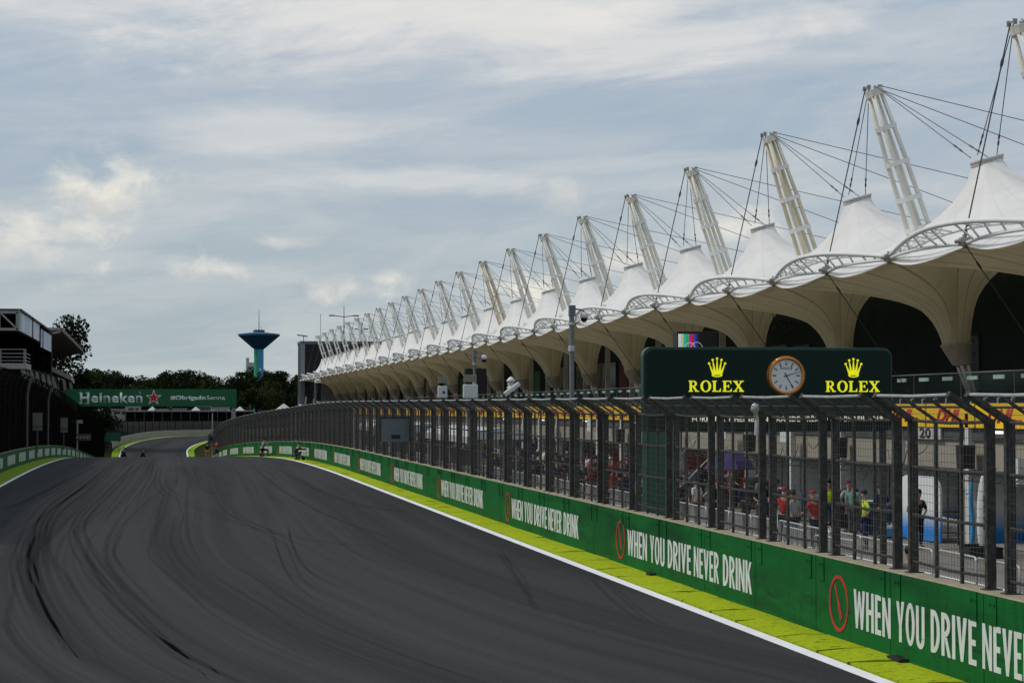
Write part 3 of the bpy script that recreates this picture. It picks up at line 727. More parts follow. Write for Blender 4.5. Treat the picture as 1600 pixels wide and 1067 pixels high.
def crown(x, y, H, depth, M, m, name, parent):
    b = MB(); W = H*.44
    tips = [(-1.0, .74), (-.55, .93), (0, 1.0), (.55, .93), (1.0, .74)]
    for i, (tx, ty) in enumerate(tips):
        bx = tx*.42
        b.prism([(x+(bx-.17)*W, y+H*.13), (x+(bx+.17)*W, y+H*.13), (x+tx*W+.012*H, y+ty*H), (x+tx*W-.012*H, y+ty*H)], 0, depth+.0004*i, M)
        b.prism([(x+tx*W+.062*H*math.cos(t), y+ty*H+.062*H*math.sin(t)) for t in [k*math.pi/7 for k in range(14)]], 0, depth+.003, M)
    O = [(x+W*.66*math.cos(2*math.pi*k/24), y+H*.12+H*.105*math.sin(2*math.pi*k/24)) for k in range(25)]
    I = [(x+W*.45*math.cos(2*math.pi*k/24), y+H*.12+H*.045*math.sin(2*math.pi*k/24)) for k in range(25)]
    for k in range(24): b.prism([O[k], O[k+1], I[k+1], I[k]], 0, depth+.0025, M)
    b.build(name, m, parent)
MF = frame((0, -.003, 0), (1, 0, 0), (0, 0, 1))
for xc, n in ((1.54, 0), (4.58, 1)):
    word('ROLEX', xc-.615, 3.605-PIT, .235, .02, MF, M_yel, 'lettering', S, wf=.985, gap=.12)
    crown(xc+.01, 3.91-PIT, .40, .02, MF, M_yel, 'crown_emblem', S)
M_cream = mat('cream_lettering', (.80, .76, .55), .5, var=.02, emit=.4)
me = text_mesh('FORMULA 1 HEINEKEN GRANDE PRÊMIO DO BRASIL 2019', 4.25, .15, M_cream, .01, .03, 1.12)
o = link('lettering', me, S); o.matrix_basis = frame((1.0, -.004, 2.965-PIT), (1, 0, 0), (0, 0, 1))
# clock
CK = Vector((3.08, -.003, 3.95-PIT))
clk = MB()
n = 96; rows = []
prof = [(.335, .0), (.345, .055), (.375, .075), (.405, .06), (.432, .0)]
for k in range(n):
    t = 2*math.pi*k/n; fl = .010 if k % 2 else 0
    rows.append([(CK.x+(r-(fl if i == 3 else 0))*math.cos(t), CK.y-(z-(fl if i in (2, 3) else 0)), CK.z+(r)*math.sin(t)) for i, (r, z) in enumerate(prof)])
rows.append(rows[0]); clk.grid(rows); bez = clk.build('clock', M_gold, S)
MD = frame(CK, (1, 0, 0), (0, 0, 1))
b = MB(); b.prism([(.345*math.cos(2*math.pi*k/48), .345*math.sin(2*math.pi*k/48)) for k in range(48)], .0, .02, MD); b.build('dial', M_dial, bez)
M_mark = mat('dark_marker', (.02, .022, .022), .4)
b = MB()
for h in range(1, 12):
    a = R_(90-30*h); c, s_ = math.cos(a), math.sin(a)
    T = lambda l, w: (c*l-s_*w, s_*l+c*w)
    b.prism([T(.225, -.017), T(.225, .017), T(.305, .017), T(.305, -.017)][::-1], .02, .023, MD)
b.build('hour_markers', M_mark, bez)
b = MB()
for h in range(1, 12):
    a = R_(90-30*h); c, s_ = math.cos(a), math.sin(a)
    T = lambda l, w: (c*l-s_*w, s_*l+c*w)
    b.prism([T(.24, -.005), T(.24, .005), T(.29, .005), T(.29, -.005)][::-1], .02, .025, MD)
b.build('marker_inlay', M_dial, bez)
def hand(ang, l, tail, w, z, name):
    a = R_(90-ang); c, s_ = math.cos(a), math.sin(a); T = lambda l, q: (c*l-s_*q, s_*l+c*q)
    b = MB(); b.prism([T(-tail, -w), T(l, -w*.4), T(l, w*.4), T(-tail, w)], z, z+.004, MD); b.build(name, M_mark, bez)
hand(150, .30, .07, .011, .028, 'hour_hand'); hand(73, .315, .06, .009, .034, 'minute_hand')
word('ROLEX', -.13, .135, .05, .003, MD @ Matrix.Translation((0, 0, .02)), M_mark, 'lettering', bez, wf=1.0, gap=.13)
crown(0, .215, .085, .003, MD @ Matrix.Translation((0, 0, .02)), mat('brass', (.35, .25, .08), .4, .5), 'crown_emblem', bez)
# ------------------------------------------------------------------ tensile canopies over the pit building
D = 11.65; T_0 = 52.6; NB = 22
SF, SP, SM, SB, ST = 22.4, 25.6, 24.0, 27.65, 32.0      # front edge, cone peak, mast top, mast base, rear of lower membrane
ZE = 7.88
def fabric(name, col, tcol, seams, wear, tr):
    m = bpy.data.materials.new(name); m.use_nodes = True; nt = m.node_tree; L = nt.links.new; N = nt.nodes.new
    b = nt.nodes['Principled BSDF']; b.inputs['Roughness'].default_value = .55; b.inputs['Specular IOR Level'].default_value = .3
    uv = N('ShaderNodeUVMap'); uv.uv_map = 'seam'; sp = N('ShaderNodeSeparateXYZ'); L(uv.outputs[0], sp.inputs[0])
    def mth(op, a, b_=None):
        n = N('ShaderNodeMath'); n.operation = op
        for i, v in enumerate((a, b_)):
            if v is None: continue
            if isinstance(v, (int, float)): n.inputs[i].default_value = v
            else: L(v, n.inputs[i])
        return n.outputs[0]
    fr = mth('ABSOLUTE', mth('SUBTRACT', mth('FRACT', mth('MULTIPLY', sp.outputs[0], seams)), .5))
    mr = N('ShaderNodeMapRange'); mr.inputs[1].default_value = .45; mr.inputs[2].default_value = .485; L(fr, mr.inputs[0])
    tcn = N('ShaderNodeTexCoord'); n = N('ShaderNodeTexNoise'); n.inputs['Scale'].default_value = .9; n.inputs['Detail'].default_value = 7; n.inputs['Roughness'].default_value = .65; L(tcn.outputs['Object'], n.inputs['Vector'])
    w = N('ShaderNodeMapRange'); w.inputs[1].default_value = .45; w.inputs[2].default_value = .75; L(n.outputs['Fac'], w.inputs[0])
    x = N('ShaderNodeMix'); x.data_type = 'RGBA'; L(mth('MULTIPLY', w.outputs[0], wear), x.inputs[0]); x.inputs[6].default_value = (*col, 1); x.inputs[7].default_value = (*[c*.62 for c in col], 1)
    y = N('ShaderNodeMix'); y.data_type = 'RGBA'; L(mth('MULTIPLY', mr.outputs[0], tcol), y.inputs[0]); L(x.outputs[2], y.inputs[6]); y.inputs[7].default_value = (*[c*.2 for c in col], 1)
    L(y.outputs[2], b.inputs['Base Color'])
    t_ = N('ShaderNodeBsdfTranslucent'); L(y.outputs[2], t_.inputs[0]); ms = N('ShaderNodeMixShader'); ms.inputs[0].default_value = tr
    L(b.outputs[0], ms.inputs[1]); L(t_.outputs[0], ms.inputs[2]); L(ms.outputs[0], nt.nodes['Material Output'].inputs[0]); return m
M_top = fabric('white_roof_fabric', (.81, .795, .77), .10, 28, .30, .16)
M_fun = fabric('beige_roof_fabric', (.82, .73, .50), .60, 22, .30, .42)
M_wst = mat('white_steel_paint', (.74, .74, .72), .4, var=.06, scale=2, spec=.4)
M_mast = mat('mast_paint', (.70, .67, .59), .45, var=.10, scale=1.2)
M_masty = mat('yellowed_mast_paint', (.64, .57, .42), .5, var=.15, scale=1.5)
M_cable = mat('steel_cable', (.05, .05, .055), .5, .3, var=.2)
M_ring = mat('grey_steel_ring', (.32, .31, .28), .5, .2, var=.3, scale=5)
def edge(t):   # front edge of the fabric; t measured from a mast
    f = abs(math.sin(2*math.pi*t/D)); return SF-.32*f, ZE-.12-.30*f
def patch(cx, cy, r, zc, t0, t1, s1, zfun, kk, nA, nR, up, rz=1.0, tilt=0.):
    """membrane stretched between a ring and the edge of its bay"""
    per = []; nf = nA//3; nb = nA//3; ns = (nA-nf-nb)//2
    for i in range(nf): t = t0+(t1-t0)*i/nf; per.append((edge(t)[0], t, 'f'))
    for i in range(ns): per.append((edge(t1)[0]+(s1-SF)*i/ns, t1, 's'))
    for i in range(nb): per.append((s1, t1-(t1-t0)*i/nb, 'b'))
    for i in range(ns): per.append((s1-(s1-SF)*i/ns, t0, 's'))
    rows = []; uvs = []
    for j in range(nR+1):
        f = (j/nR)**1.9; row = []
        for i, (x, y, w) in enumerate(per):
            ang = math.atan2(y-cy, x-cx)
            rx, ry = cx+r*math.cos(ang), cy+r*math.sin(ang)*rz
            zo = zfun(x, y, w); zi = zc + tilt*(rx-cx)
            k_ = kk(x, y) if callable(kk) else kk; g = math.log(1+k_*f)/math.log(1+k_)
            row.append((rx+(x-rx)*f, ry+(y-ry)*f, zi+(zo-zi)*g)); uvs.append((i/len(per), j/nR))
        rows.append(row)
    b = MB(); b.grid(rows, close=True)
    return b, uvs, len(per)
def top_z(x, y, w):
    f = (x-SF)/(29.2-SF); side = ZE-.12 + 1.25*min(1, f*1.75)**.8
    if w == 'f': return edge(y)[1]
    return side
def low_z(x, y, w):
    if w == 'f': return edge(y)[1]-.02
    return ZE-.14+1.5*smooth((x-SF)/2.6)
def setuv(me, uvs):
    l = me.uv_layers.new(name='seam')
    n = len(uvs)
    for p in me.polygons:
        us = [uvs[me.loops[li].vertex_index][0] for li in p.loop_indices]
        wrap = max(us)-min(us) > .5
        for li, u in zip(p.loop_indices, us): l.data[li].uv = (u+1 if wrap and u < .5 else u, uvs[me.loops[li].vertex_index][1])
O3 = Vector((SB, 0, 3.4))
def rel(b): b.v = [tuple(Vector(v)-O3) for v in b.v]; return b
def make_canopy(first, idx, mm=None, t=0):
    root = thing('tensile_canopy', '', 'canopy', (SB, T_0, 3.4), 0, 'tensile canopies along the pit building')
    mm = M_mast
    # upper fabric cone, centred half a bay nearer the camera
    b, uvs, n = patch(SP, -D/2, .46, 10.95, -D, 0, 29.2, top_z, 9, 96, 16, True, rz=.8, tilt=.3)
    b = rel(b); me = b.mesh('upper_membrane', M_top, True); setuv(me, uvs); link('upper_membrane', me, root)
    b, uvs, n = patch(26.99, 0, .47, 5.36, -D/2, D/2, 31.5, low_z, lambda x, y: 18+85*max(smooth((x-SF-.6)/6.), smooth(abs(y)/2.6)), 96, 18, False, tilt=.1)
    b = rel(b); me = b.mesh('funnel_membrane', M_fun, True); setuv(me, uvs); link('funnel_membrane', me, root)
    # ring clamped on the cone
    b = MB(); ring = [(SP+.50*math.cos(a), -D/2+.40*math.sin(a), 10.99+.14*math.cos(a)) for a in [2*math.pi*k/20 for k in range(20)]]
    b.tube(ring, .045, 6, close=True); ring2 = [(x, y, z-.11) for x, y, z in ring]; b.tube(ring2, .03, 6, close=True)
    for k in range(20): b.tube([ring[k], ring2[k]], .022, 4)
    rel(b).build('peak_ring', mat('pale_ring', (.48, .47, .44), .5, var=.2), root)
    # lower collar
    b = MB(); rows = []
    ax = Vector((SM-SB, 0, 14.25-3.4)); 
    def mp(z): return Vector((SB, 0, 3.4)) + ax*((z-3.4)/(14.25-3.4))
    for z, r in ((5.42, .50), (5.38, .54), (4.72, .34), (4.68, .30)):
        c = mp(z); rows.append([(c.x+r*math.cos(a), c.y+r*math.sin(a), z+.1*r*math.cos(a)) for a in [2*math.pi*k/24 for k in range(24)]])
    b.grid(rows, close=True); rel(b).build('funnel_collar', mat('beige_collar', (.38, .33, .25), .6, var=.15), root)
    # mast: four tubes gathered by plates
    lev = [(3.4, .10), (4.5, .17), (5.4, .22), (7.0, .33), (9.3, .40), (11.9, .34), (14.0, .23)]
    for a, c_ in ((1, 1), (1, -1), (-1, 1), (-1, -1)):
        b = MB(); b.tube([mp(z)+Vector((a*w*.62, c_*w, 0)) for z, w in lev], [.06, .065, .07, .08, .085, .08, .07], 10); rel(b).build('mast_tube', mm, root, smooth=True)
    for z, w in ((9.32, .40), (10.35, .375), (11.55, .35), (12.75, .29), (13.93, .23)):
        c = mp(z); b = MB(); u = ax.normalized(); h = .09 if z < 13.9 else .13
        e1 = Vector((0, 1, 0)); e2 = u.cross(e1)
        vs = []
        for k in (-h, h):
            for p, q in rrect(-w*.62-.10, w*.62+.10, -w-.10, w+.10, .08, n=3): vs.append(c+e2*p+e1*q+u*k*.9)
        n = len(vs)//2
        b.add(vs, [tuple(reversed(range(n))), tuple(range(n, 2*n))]+[(k, (k+1) % n, n+(k+1) % n, n+k) for k in range(n)])
        rel(b).build('mast_plate', M_wst if z < 13.9 else M_mast, root)
    b = MB(); c = mp(14.16)
    for q in (-.2, .2): b.box(c.x-.26, c.x-.14, q-.03, q+.03, c.z-.16, c.z+.0); b.box(c.x+.12, c.x+.28, q-.03, q+.03, c.z-.16, c.z+.02)
    b.tube([(c.x-.2, -.26, c.z-.06), (c.x-.2, .26, c.z-.06)], .03); b.tube([(c.x+.26, -.26, c.z-.05), (c.x+.26, .26, c.z-.05)], .03)
    rel(b).build('mast_head', M_ring, root)
    # cables
    top = Vector((SM, 0, 14.15))
    def cab(p, q, r, nm_='cable', knots=()):
        b = MB(); b.tube([p, q], r, 5)
        for k in knots:
            c = Vector(p).lerp(Vector(q), k); d = (Vector(q)-Vector(p)).normalized(); b.tube([c-d*.16, c-d*.06, c+d*.06, c+d*.16], [r, r*2.1, r*2.1, r], 6)
        rel(b).build(nm_, M_cable, root)
    cab(top+Vector((-.22, 0, -.1)), (SF-.05, 0, ZE), .022, 'front_cable', (.18, .93, .97))
    cab((SF-.02, 0, ZE-.1), (25.45, .35, 3.7), .016, 'tie_down_cable', (.14,))
    for sgn in (1, -1):
        for q in (-.32, .32):
            cab(top+Vector((.0, sgn*.25, 0)), (SP-.1+q, sgn*(D/2)-sgn*.25, 11.05), .015, 'cable', (.85, .9))
        cab(top+Vector((.2, sgn*.2, 0)), (38.2 if sgn > 0 else 44.5, sgn*.3, 9.4 if sgn > 0 else 10.0), .014, 'rear_cable')
    # front truss: arch from node to node, bulging outwards
    def arch(k, rise, bul):      # k in 0..1 along the bay
        t = -D/2+D*k; f = math.sin(math.pi*k); return Vector((SF-bul*f, t, ZE+.02+rise*f))
    n = 22; A = [arch(i/n, .42, .75) for i in range(n+1)]; C = [arch(i/n, .34, .12) + Vector((.18, 0, .0)) for i in range(n+1)]
    b = MB(); b.tube(A, .075, 8)
    for hf in (0, 1):
        Lw = []
        for i in range(13):
            k = hf*.5+.5*i/12; f = math.sin(math.pi*(i/12)); Lw.append(Vector((SF-.30*f, -D/2+D*k, ZE-.06+.03*f)))
        b.tube(Lw, .055, 8)
        for i in range(1, 7):
            kk = hf*.5+.5*i/7; j = kk*n; a = arch(kk, .42, .75); q = Lw[round(i/7*12)]; b.tube([a, q], .034, 6)
            b.tube([a, C[round(j)]], .028, 6)
    b.tube(C, .05, 8); rel(b).build('edge_truss', M_wst, root, smooth=True)
    # node fittings
    for y in (-D/2, 0):
        b = MB(); b.box(SF-.16, SF+.12, y-.13, y+.13, ZE-.14, ZE+.10); b.tube([(SF-.2, y-.2, ZE), (SF-.2, y+.2, ZE)], .06); b.tube([(SF-.05, y, ZE-.2), (SF-.05, y, ZE+.18)], .05)
        rel(b).build('node_fitting', M_ring, root)
    # rear truss
    Rr = [Vector((28.6+.0*i, -D/2+D*i/16, 9.35+.85*math.sin(math.pi*i/16))) for i in range(17)]
    R2 = [v+Vector((.75, 0, -.1)) for v in Rr]
    b = MB(); b.tube(Rr, .075, 8); b.tube(R2, .075, 8)
    for i in range(0, 17, 2): b.tube([Rr[i], Rr[i]+Vector((.37, 0, .28)), R2[i]], .05, 6)
    rel(b).build('rear_truss', M_wst, root, smooth=True)
    # little ring trusses just behind each node
    b = MB()
    for i in range(5):
        c = Vector((SF+.35+.30*i, -D/2, ZE+.12+.16*i)); R = .24
        b.tube([c+Vector((0, R*math.cos(a), R*math.sin(a))) for a in [math.pi*k/6 for k in range(7)]], .045, 6)
    b.tube([(SF+.2, -D/2-.24, ZE+.1), (SF+1.6, -D/2-.24, ZE+.85)], .045, 6); b.tube([(SF+.2, -D/2+.24, ZE+.1), (SF+1.6, -D/2+.24, ZE+.85)], .045, 6)
    rel(b).build('ridge_truss', M_wst, root)
    return root
def fall(y): return -.0030*(y-60)
ORD = ['first', 'second', 'third', 'fourth', 'fifth', 'sixth', 'seventh', 'eighth', 'ninth', 'tenth', 'eleventh', 'twelfth', 'thirteenth', 'fourteenth', 'fifteenth', 'sixteenth', 'seventeenth', 'eighteenth', 'nineteenth', 'twentieth', 'twenty-first', 'twenty-second']
can0 = make_canopy(True, 0); cmap = tree_map(can0)
for i in range(NB):
    c = can0 if i == 0 else copy_tree(can0, None, cmap)
    c.location.y = T_0 + D*i; c.location.z = 3.4+fall(T_0+D*i)
    c['label'] = ('white tensile canopy with %s mast, %s from the photo right edge' % ('yellowed' if i in (2, 8) else 'leaning', ORD[i])) if i else 'white tensile canopy cut by the right edge of the photo, nearest of the row'
    if i in (2, 8):
        for k in kids(c):
            if k.name.startswith('mast_tube') or (i == 8 and k.name.startswith('mast_plate')):
                k.data = k.data.copy(); k.data.materials[0] = M_masty
    if i == NB-1:   # the last bay closes the row with one more cone
        k = [x for x in kids(c) if x.name.startswith('upper_membrane')][0]; k2 = k.copy(); COL.objects.link(k2); k2.location.y += D

# ------------------------------------------------------------------ pit building
PB = thing('pit_building', 'long two-storey pit building with open garages and a terrace under the white canopies', 'building', (25, 60, PIT))
def pbb(b, name, m, **k): b.v = [(x-25, y-60, z-PIT+fall(y)) for x, y, z in b.v]; return b.build(name, m, k.pop('parent', PB), **k)
M_cw = mat('cream_cladding', (.29, .265, .215), .7, var=.1, scale=1.5, stretch=(1, 8, .3))
M_gw = mat('grey_wall', (.22, .22, .22), .7, var=.15, scale=1)
M_dkw = mat('dark_glass_wall', (.020, .028, .027), .85, var=.2, scale=1)
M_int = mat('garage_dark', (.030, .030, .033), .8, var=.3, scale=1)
M_flr = mat('garage_floor', (.30, .30, .30), .5, var=.1)
M_dhl = mat('yellow_banner', (.80, .50, .012), .6, var=.04, scale=1)
M_dred = mat('deep_red_lettering', (.50, .015, .02), .6, var=.05)
M_lint = mat('lintel_dark', (.07, .07, .07), .7, var=.3, scale=2)
Y0, Y1 = 40., 302.
G = D/2
b = MB(); b.box(25.4, 48, Y0, Y1, 3.05, 3.32); b.box(24.95, 25.4, Y0, Y1, 3.07, 3.36); pbb(b, 'terrace_slab', M_gw)
b = MB(); b.box(31.2, 31.5, Y0, Y1, 3.33, 8.9); pbb(b, 'upper_wall', M_dkw)
b = MB(); b.box(31.5, 48, Y0, Y1, 8.6, 8.9); pbb(b, 'roof_slab', M_gw)
b = MB(); b.box(48, 48.3, Y0, Y1, -1.2, 8.9); pbb(b, 'rear_wall', M_gw)
b = MB(); b.box(25.0, 48, Y1, Y1+.3, -1.2, 7.3); b.box(25.0, 48, Y0-.3, Y0, -1.2, 7.3); pbb(b, 'end_wall', M_gw)
# upper storey: posts, window bays, coloured doors
wn_ = MB(); rd = MB(); cr = MB(); gl = MB()
k = 0
y = Y0+1
while y < Y1-3:
    if y > 92:
        pbb_ = random.random()
        if pbb_ < .30: w_ = MB(); w_.box(31.12, 31.18, y, y+2.4, 3.4, 6.3); pbb(w_, 'upper_door', mat('dark_red_panel', (.12, .012, .012), .6) if random.random() < .6 else mat('dull_green_panel', (.03, .10, .05), .6))
        elif pbb_ < .75: w_ = MB(); w_.box(31.10, 31.18, y, y+2.6, 4.2, 6.4); pbb(w_, 'window', mat('dim_window', (.05, .055, .055), .1, var=.3))
        if k % 2 == 0: w_ = MB(); w_.box(29.6, 29.9, y-.2, y+.1, 3.33, 8.0); pbb(w_, 'column', mat('pale_column', (.42, .42, .36), .6))
    else:
        if k in (3, 6, 9, 13): w_ = MB(); w_.box(31.10, 31.18, y+.3, y+1.6, 3.4, 6.0); pbb(w_, 'window', mat('dim_window', (.05, .055, .055), .1, var=.3))
    y += 3.4; k += 1
# glass balustrade
M_glass = mat('green_glass', (.03, .06, .055), .08, var=.05, alpha=.14)
M_clip = mat('pale_clip', (.42, .60, .56), .4)
b = MB(); b.box(25.35, 25.37, Y0, 200, 3.37, 4.30); o = pbb(b, 'glass_balustrade', M_glass)
b = MB(); b.tube([(25.36, Y0, 4.33), (25.36, 200, 4.33)], .022, 6); y = Y0
while y < 200: b.box(25.35, 25.37, y, y+.012, 3.37, 4.30); y += 4.0
pbb(b, 'handrail', M_ring)
b = MB(); y = Y0+.6
while y < 150: b.box(25.30, 25.345, y, y+.8, 4.10, 4.22); y += 2.0
pbb(b, 'handrail_clips', M_clip)
# white steel railing part of the terrace
b = MB()
for z in (3.5, 3.85, 4.2): b.tube([(25.05, 80, z), (25.05, 92, z)], .025, 6)
y = 80
while y < 92.1: b.tube([(25.05, y, 3.36), (25.05, y, 4.2)], .022, 6); y += 1.0
pbb(b, 'white_railing', M_wst)
# banners
me_d = text_mesh('DHL', 2.0, .42, M_dred, .01, .04, 1.0, shear=.35)
nban = 0; y = 42.
strp = MB()
for i, (z, x0, x1) in enumerate(((.0, -.6, -.06), (.06, -.55, -.03), (.0, 1.98, 2.5), (.06, 1.98, 2.46))):
    strp.prism([(x0, z), (x1, z), (x1+.02, z+.04), (x0+.02, z+.04)], 0, .01)
me_s = strp.mesh('stripe', M_dred)
while y < 296 and nban < 66:
    b = MB(); b.box(24.86, 24.93, y, y+3.84, 2.60, 3.34); ob = pbb(b, 'fascia_banner', M_dhl)
    M = Matrix.Translation((-25, -60, -PIT+fall(y+2))) @ frame((24.855, y+3.0, 2.76), (0, -1, 0), (0, 0, 1))
    for me_, nn in ((me_d, 'lettering'), (me_s, 'stripe')):
        if nn == 'stripe' and y > 120: continue
        o = link(nn, me_, ob); o.matrix_basis = M
    y += 3.96; nban += 1
b = MB(); y = 42.3
while y < 160:
    b.tube([(24.9, y, 3.34), (24.9, y, 3.5), (25.0, y, 3.52)], .03, 5); y += .99
pbb(b, 'banner_brackets', M_rail)
# ground floor
b = MB(); b.box(25.0, 25.25, Y0, Y1, 2.28, 3.05); pbb(b, 'lintel_beam', M_lint)
b = MB(); b.box(25.06, 25.3, Y0, Y1, 1.30, 2.27)
pbb(b, 'shutter_housing', M_cw)
b = MB(); b.box(24.98, 25.10, Y0, Y1, 2.20, 2.27); b.box(24.97, 25.12, Y0, Y1, 1.24, 1.31); pbb(b, 'shutter_rail', M_lint)
b = MB(); b.box(25.3, 34, Y0, Y1, PIT, PIT+.02); pbb(b, 'garage_floor', M_flr)
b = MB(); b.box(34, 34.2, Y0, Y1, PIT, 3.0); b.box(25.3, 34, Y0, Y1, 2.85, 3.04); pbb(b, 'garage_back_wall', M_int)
k = 0; y = T_0 - 2*G
M_wp = mat('white_pillar', (.62, .62, .60), .5, var=.06)
def blend(name, c1, c2, z0, z1):
    m = bpy.data.materials.new(name); m.use_nodes = True; nt = m.node_tree; L = nt.links.new; b = nt.nodes['Principled BSDF']
    tcn = nt.nodes.new('ShaderNodeTexCoord'); sp = nt.nodes.new('ShaderNodeSeparateXYZ'); L(tcn.outputs['Object'], sp.inputs[0])
    r = nt.nodes.new('ShaderNodeMapRange'); r.inputs[1].default_value = z0; r.inputs[2].default_value = z1; L(sp.outputs[2], r.inputs[0])
    x = nt.nodes.new('ShaderNodeMix'); x.data_type = 'RGBA'; L(r.outputs[0], x.inputs[0]); x.inputs[6].default_value = (*c1, 1); x.inputs[7].default_value = (*c2, 1)
    L(x.outputs[2], b.inputs['Base Color']); b.inputs['Roughness'].default_value = .5; return m
M_wb = blend('white_blue_print', (.02, .22, .62), (.70, .71, .70), .35, 1.05)       # printed team panels: blue foot, white above
M_rd = mat('team_red', (.42, .015, .02), .5, var=.05); M_or = mat('team_navy', (.02, .03, .10), .5)
while y < Y1-1:
    b = MB(); b.box(24.86, 25.24, y-.13, y+.13, PIT, 3.04); b.box(24.9, 25.2, y+.30, y+.42, PIT, 2.2); pbb(b, 'pillar', M_wp)
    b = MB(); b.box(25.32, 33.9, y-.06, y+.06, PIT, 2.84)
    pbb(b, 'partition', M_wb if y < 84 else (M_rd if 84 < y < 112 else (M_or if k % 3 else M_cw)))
    # panel stood across the back of the garage
    b = MB(); b.box(29.5, 29.6, y+.5, y+G-.5, PIT+.02, 1.35)
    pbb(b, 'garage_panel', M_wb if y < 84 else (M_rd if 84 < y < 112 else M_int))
    b = MB(); b.box(25.6, 25.9, y+.6, y+G-.6, 1.05, 1.12); pbb(b, 'garage_lamp_bar', M_rail)
    y += G; k += 1
# number board and hanging screens on the shutter housings
b = MB(); b.box(24.90, 24.97, 60.6, 62.9, 2.2, 2.62-.03); nb_ = pbb(b, 'number_board', mat('pale_board', (.45, .45, .43), .6))
me20 = text_mesh('20', .95, .34, M_black, .01, .03, 1.05); o = link('lettering', me20, nb_); o.matrix_basis = Matrix.Translation((-25, -60, -PIT)) @ frame((24.895, 62.35, 2.225), (0, -1, 0), (0, 0, 1))
for yy, z_, nm_ in ((57.9, 1.35, 'speaker'), (69.3, 1.42, 'speaker'), (80.5, 1.4, 'speaker'), (92.3, 1.4, 'speaker'), (104, 1.4, 'speaker')):
    b = MB(); b.prism([(-.22, 0), (.22, 0), (.30, .72), (-.30, .72)], -.2, .2, frame((24.6, yy, z_), (0, -1, 0), (0, 0, 1))); o = pbb(b, nm_, M_black)
b = MB(); b.box(24.5, 24.95, 53.9, 54.4, .95, 1.75); pbb(b, 'air_unit', M_off)
for yy in (55.5, 71.6, 78.6, 90., 101., 113., 126., 140.):
    b = MB(); b.box(24.75, 24.82, yy, yy+1.1, 2.44, 2.52); pbb(b, 'strip_light', mat('lit_tube', (.9, .9, .9), .5, emit=1.2))
for yy in (74.5, 83, 98, 110, 122, 137):
    b = MB(); b.box(24.3, 24.34, yy, yy+.9, 1.9, 2.6); pbb(b, 'hanging_sign', M_off)
# truss boom lines in front of the garages
b = MB()
for y in frange(T_0-2*G, 120, G):
    for dz in (0, .2): b.tube([(24.4, y+.4, 1.0+dz), (24.4, y+G-.4, 1.0+dz)], .02, 5)
    n = 10
    for i in range(n): b.tube([(24.4, y+.4+(G-.8)*i/n, 1.0+.2*(i % 2)), (24.4, y+.4+(G-.8)*(i+1)/n, 1.0+.2*((i+1) % 2))], .012, 4)
    for e in (.4, G-.4): b.tube([(24.4, y+e, PIT), (24.4, y+e, 1.2)], .03, 6)
pbb(b, 'equipment_gantry', M_black)
# ceiling spotlights in the canopy space
for (s, y, z) in ((27.5, 85, 6.4), (27.5, 79.5, 6.6)):
    t = thing('spotlight', 'pair of black spotlights hanging under the canopy, %s the clock' % ('left above' if y > 82 else 'right above'), 'spotlight', (s, y, z))
    b = MB(); b.box(-.5, .5, -.03, .03, .5, .56); b.tube([(-.4, 0, .5), (-.4, 0, 1.3)], .02, 5); b.tube([(.4, 0, .5), (.4, 0, 1.3)], .02, 5); b.build('bar', M_black, t)
    for q in (-.25, .2):
        b = MB(); b.lathe([(0, -.15), (.12, -.15), (.15, .15), (.13, .16), (0, .12)], n=14); o = b.build('lamp', M_black, t); o.location = (q, 0, .3); o.rotation_euler = (R_(70), 0, R_(20))
# ------------------------------------------------------------------ people
def skin_mesh(name, joints, edges, m, root=0, sub=1):
    """joints: list of (x,y,z,r)"""
    me = bpy.data.meshes.new(name); me.from_pydata([j[:3] for j in joints], edges, []); 
    o = bpy.data.objects.new('tmp', me); COL.objects.link(o)
    sk = o.modifiers.new('s', 'SKIN'); sk.use_smooth_shade = True
    for i, j in enumerate(joints):
        v = me.skin_vertices[0].data[i]; r = j[3]; v.radius = r if isinstance(r, tuple) else (r, r); v.use_root = i == root
    s2 = o.modifiers.new('u', 'SUBSURF'); s2.levels = s2.render_levels = sub
    bpy.context.view_layer.update()
    out = bpy.data.meshes.new_from_object(o.evaluated_get(bpy.context.evaluated_depsgraph_get()))
    bpy.data.objects.remove(o); bpy.data.meshes.remove(me)
    out.name = name; out.materials.clear(); out.materials.append(m); out.shade_smooth(); return out
M_skin = mat('skin', (.36, .20, .13), .6, var=.06, scale=5)
M_skin2 = mat('dark_skin', (.14, .075, .045), .6, var=.06, scale=5)
M_hair = mat('dark_hair', (.015, .012, .010), .7, var=.2)
M_jean = mat('dark_trousers', (.022, .026, .038), .85, var=.15)
M_gtr = mat('grey_trousers', (.08, .08, .085), .85, var=.15)
M_shoe = mat('black_shoes', (.012, .012, .012), .5)
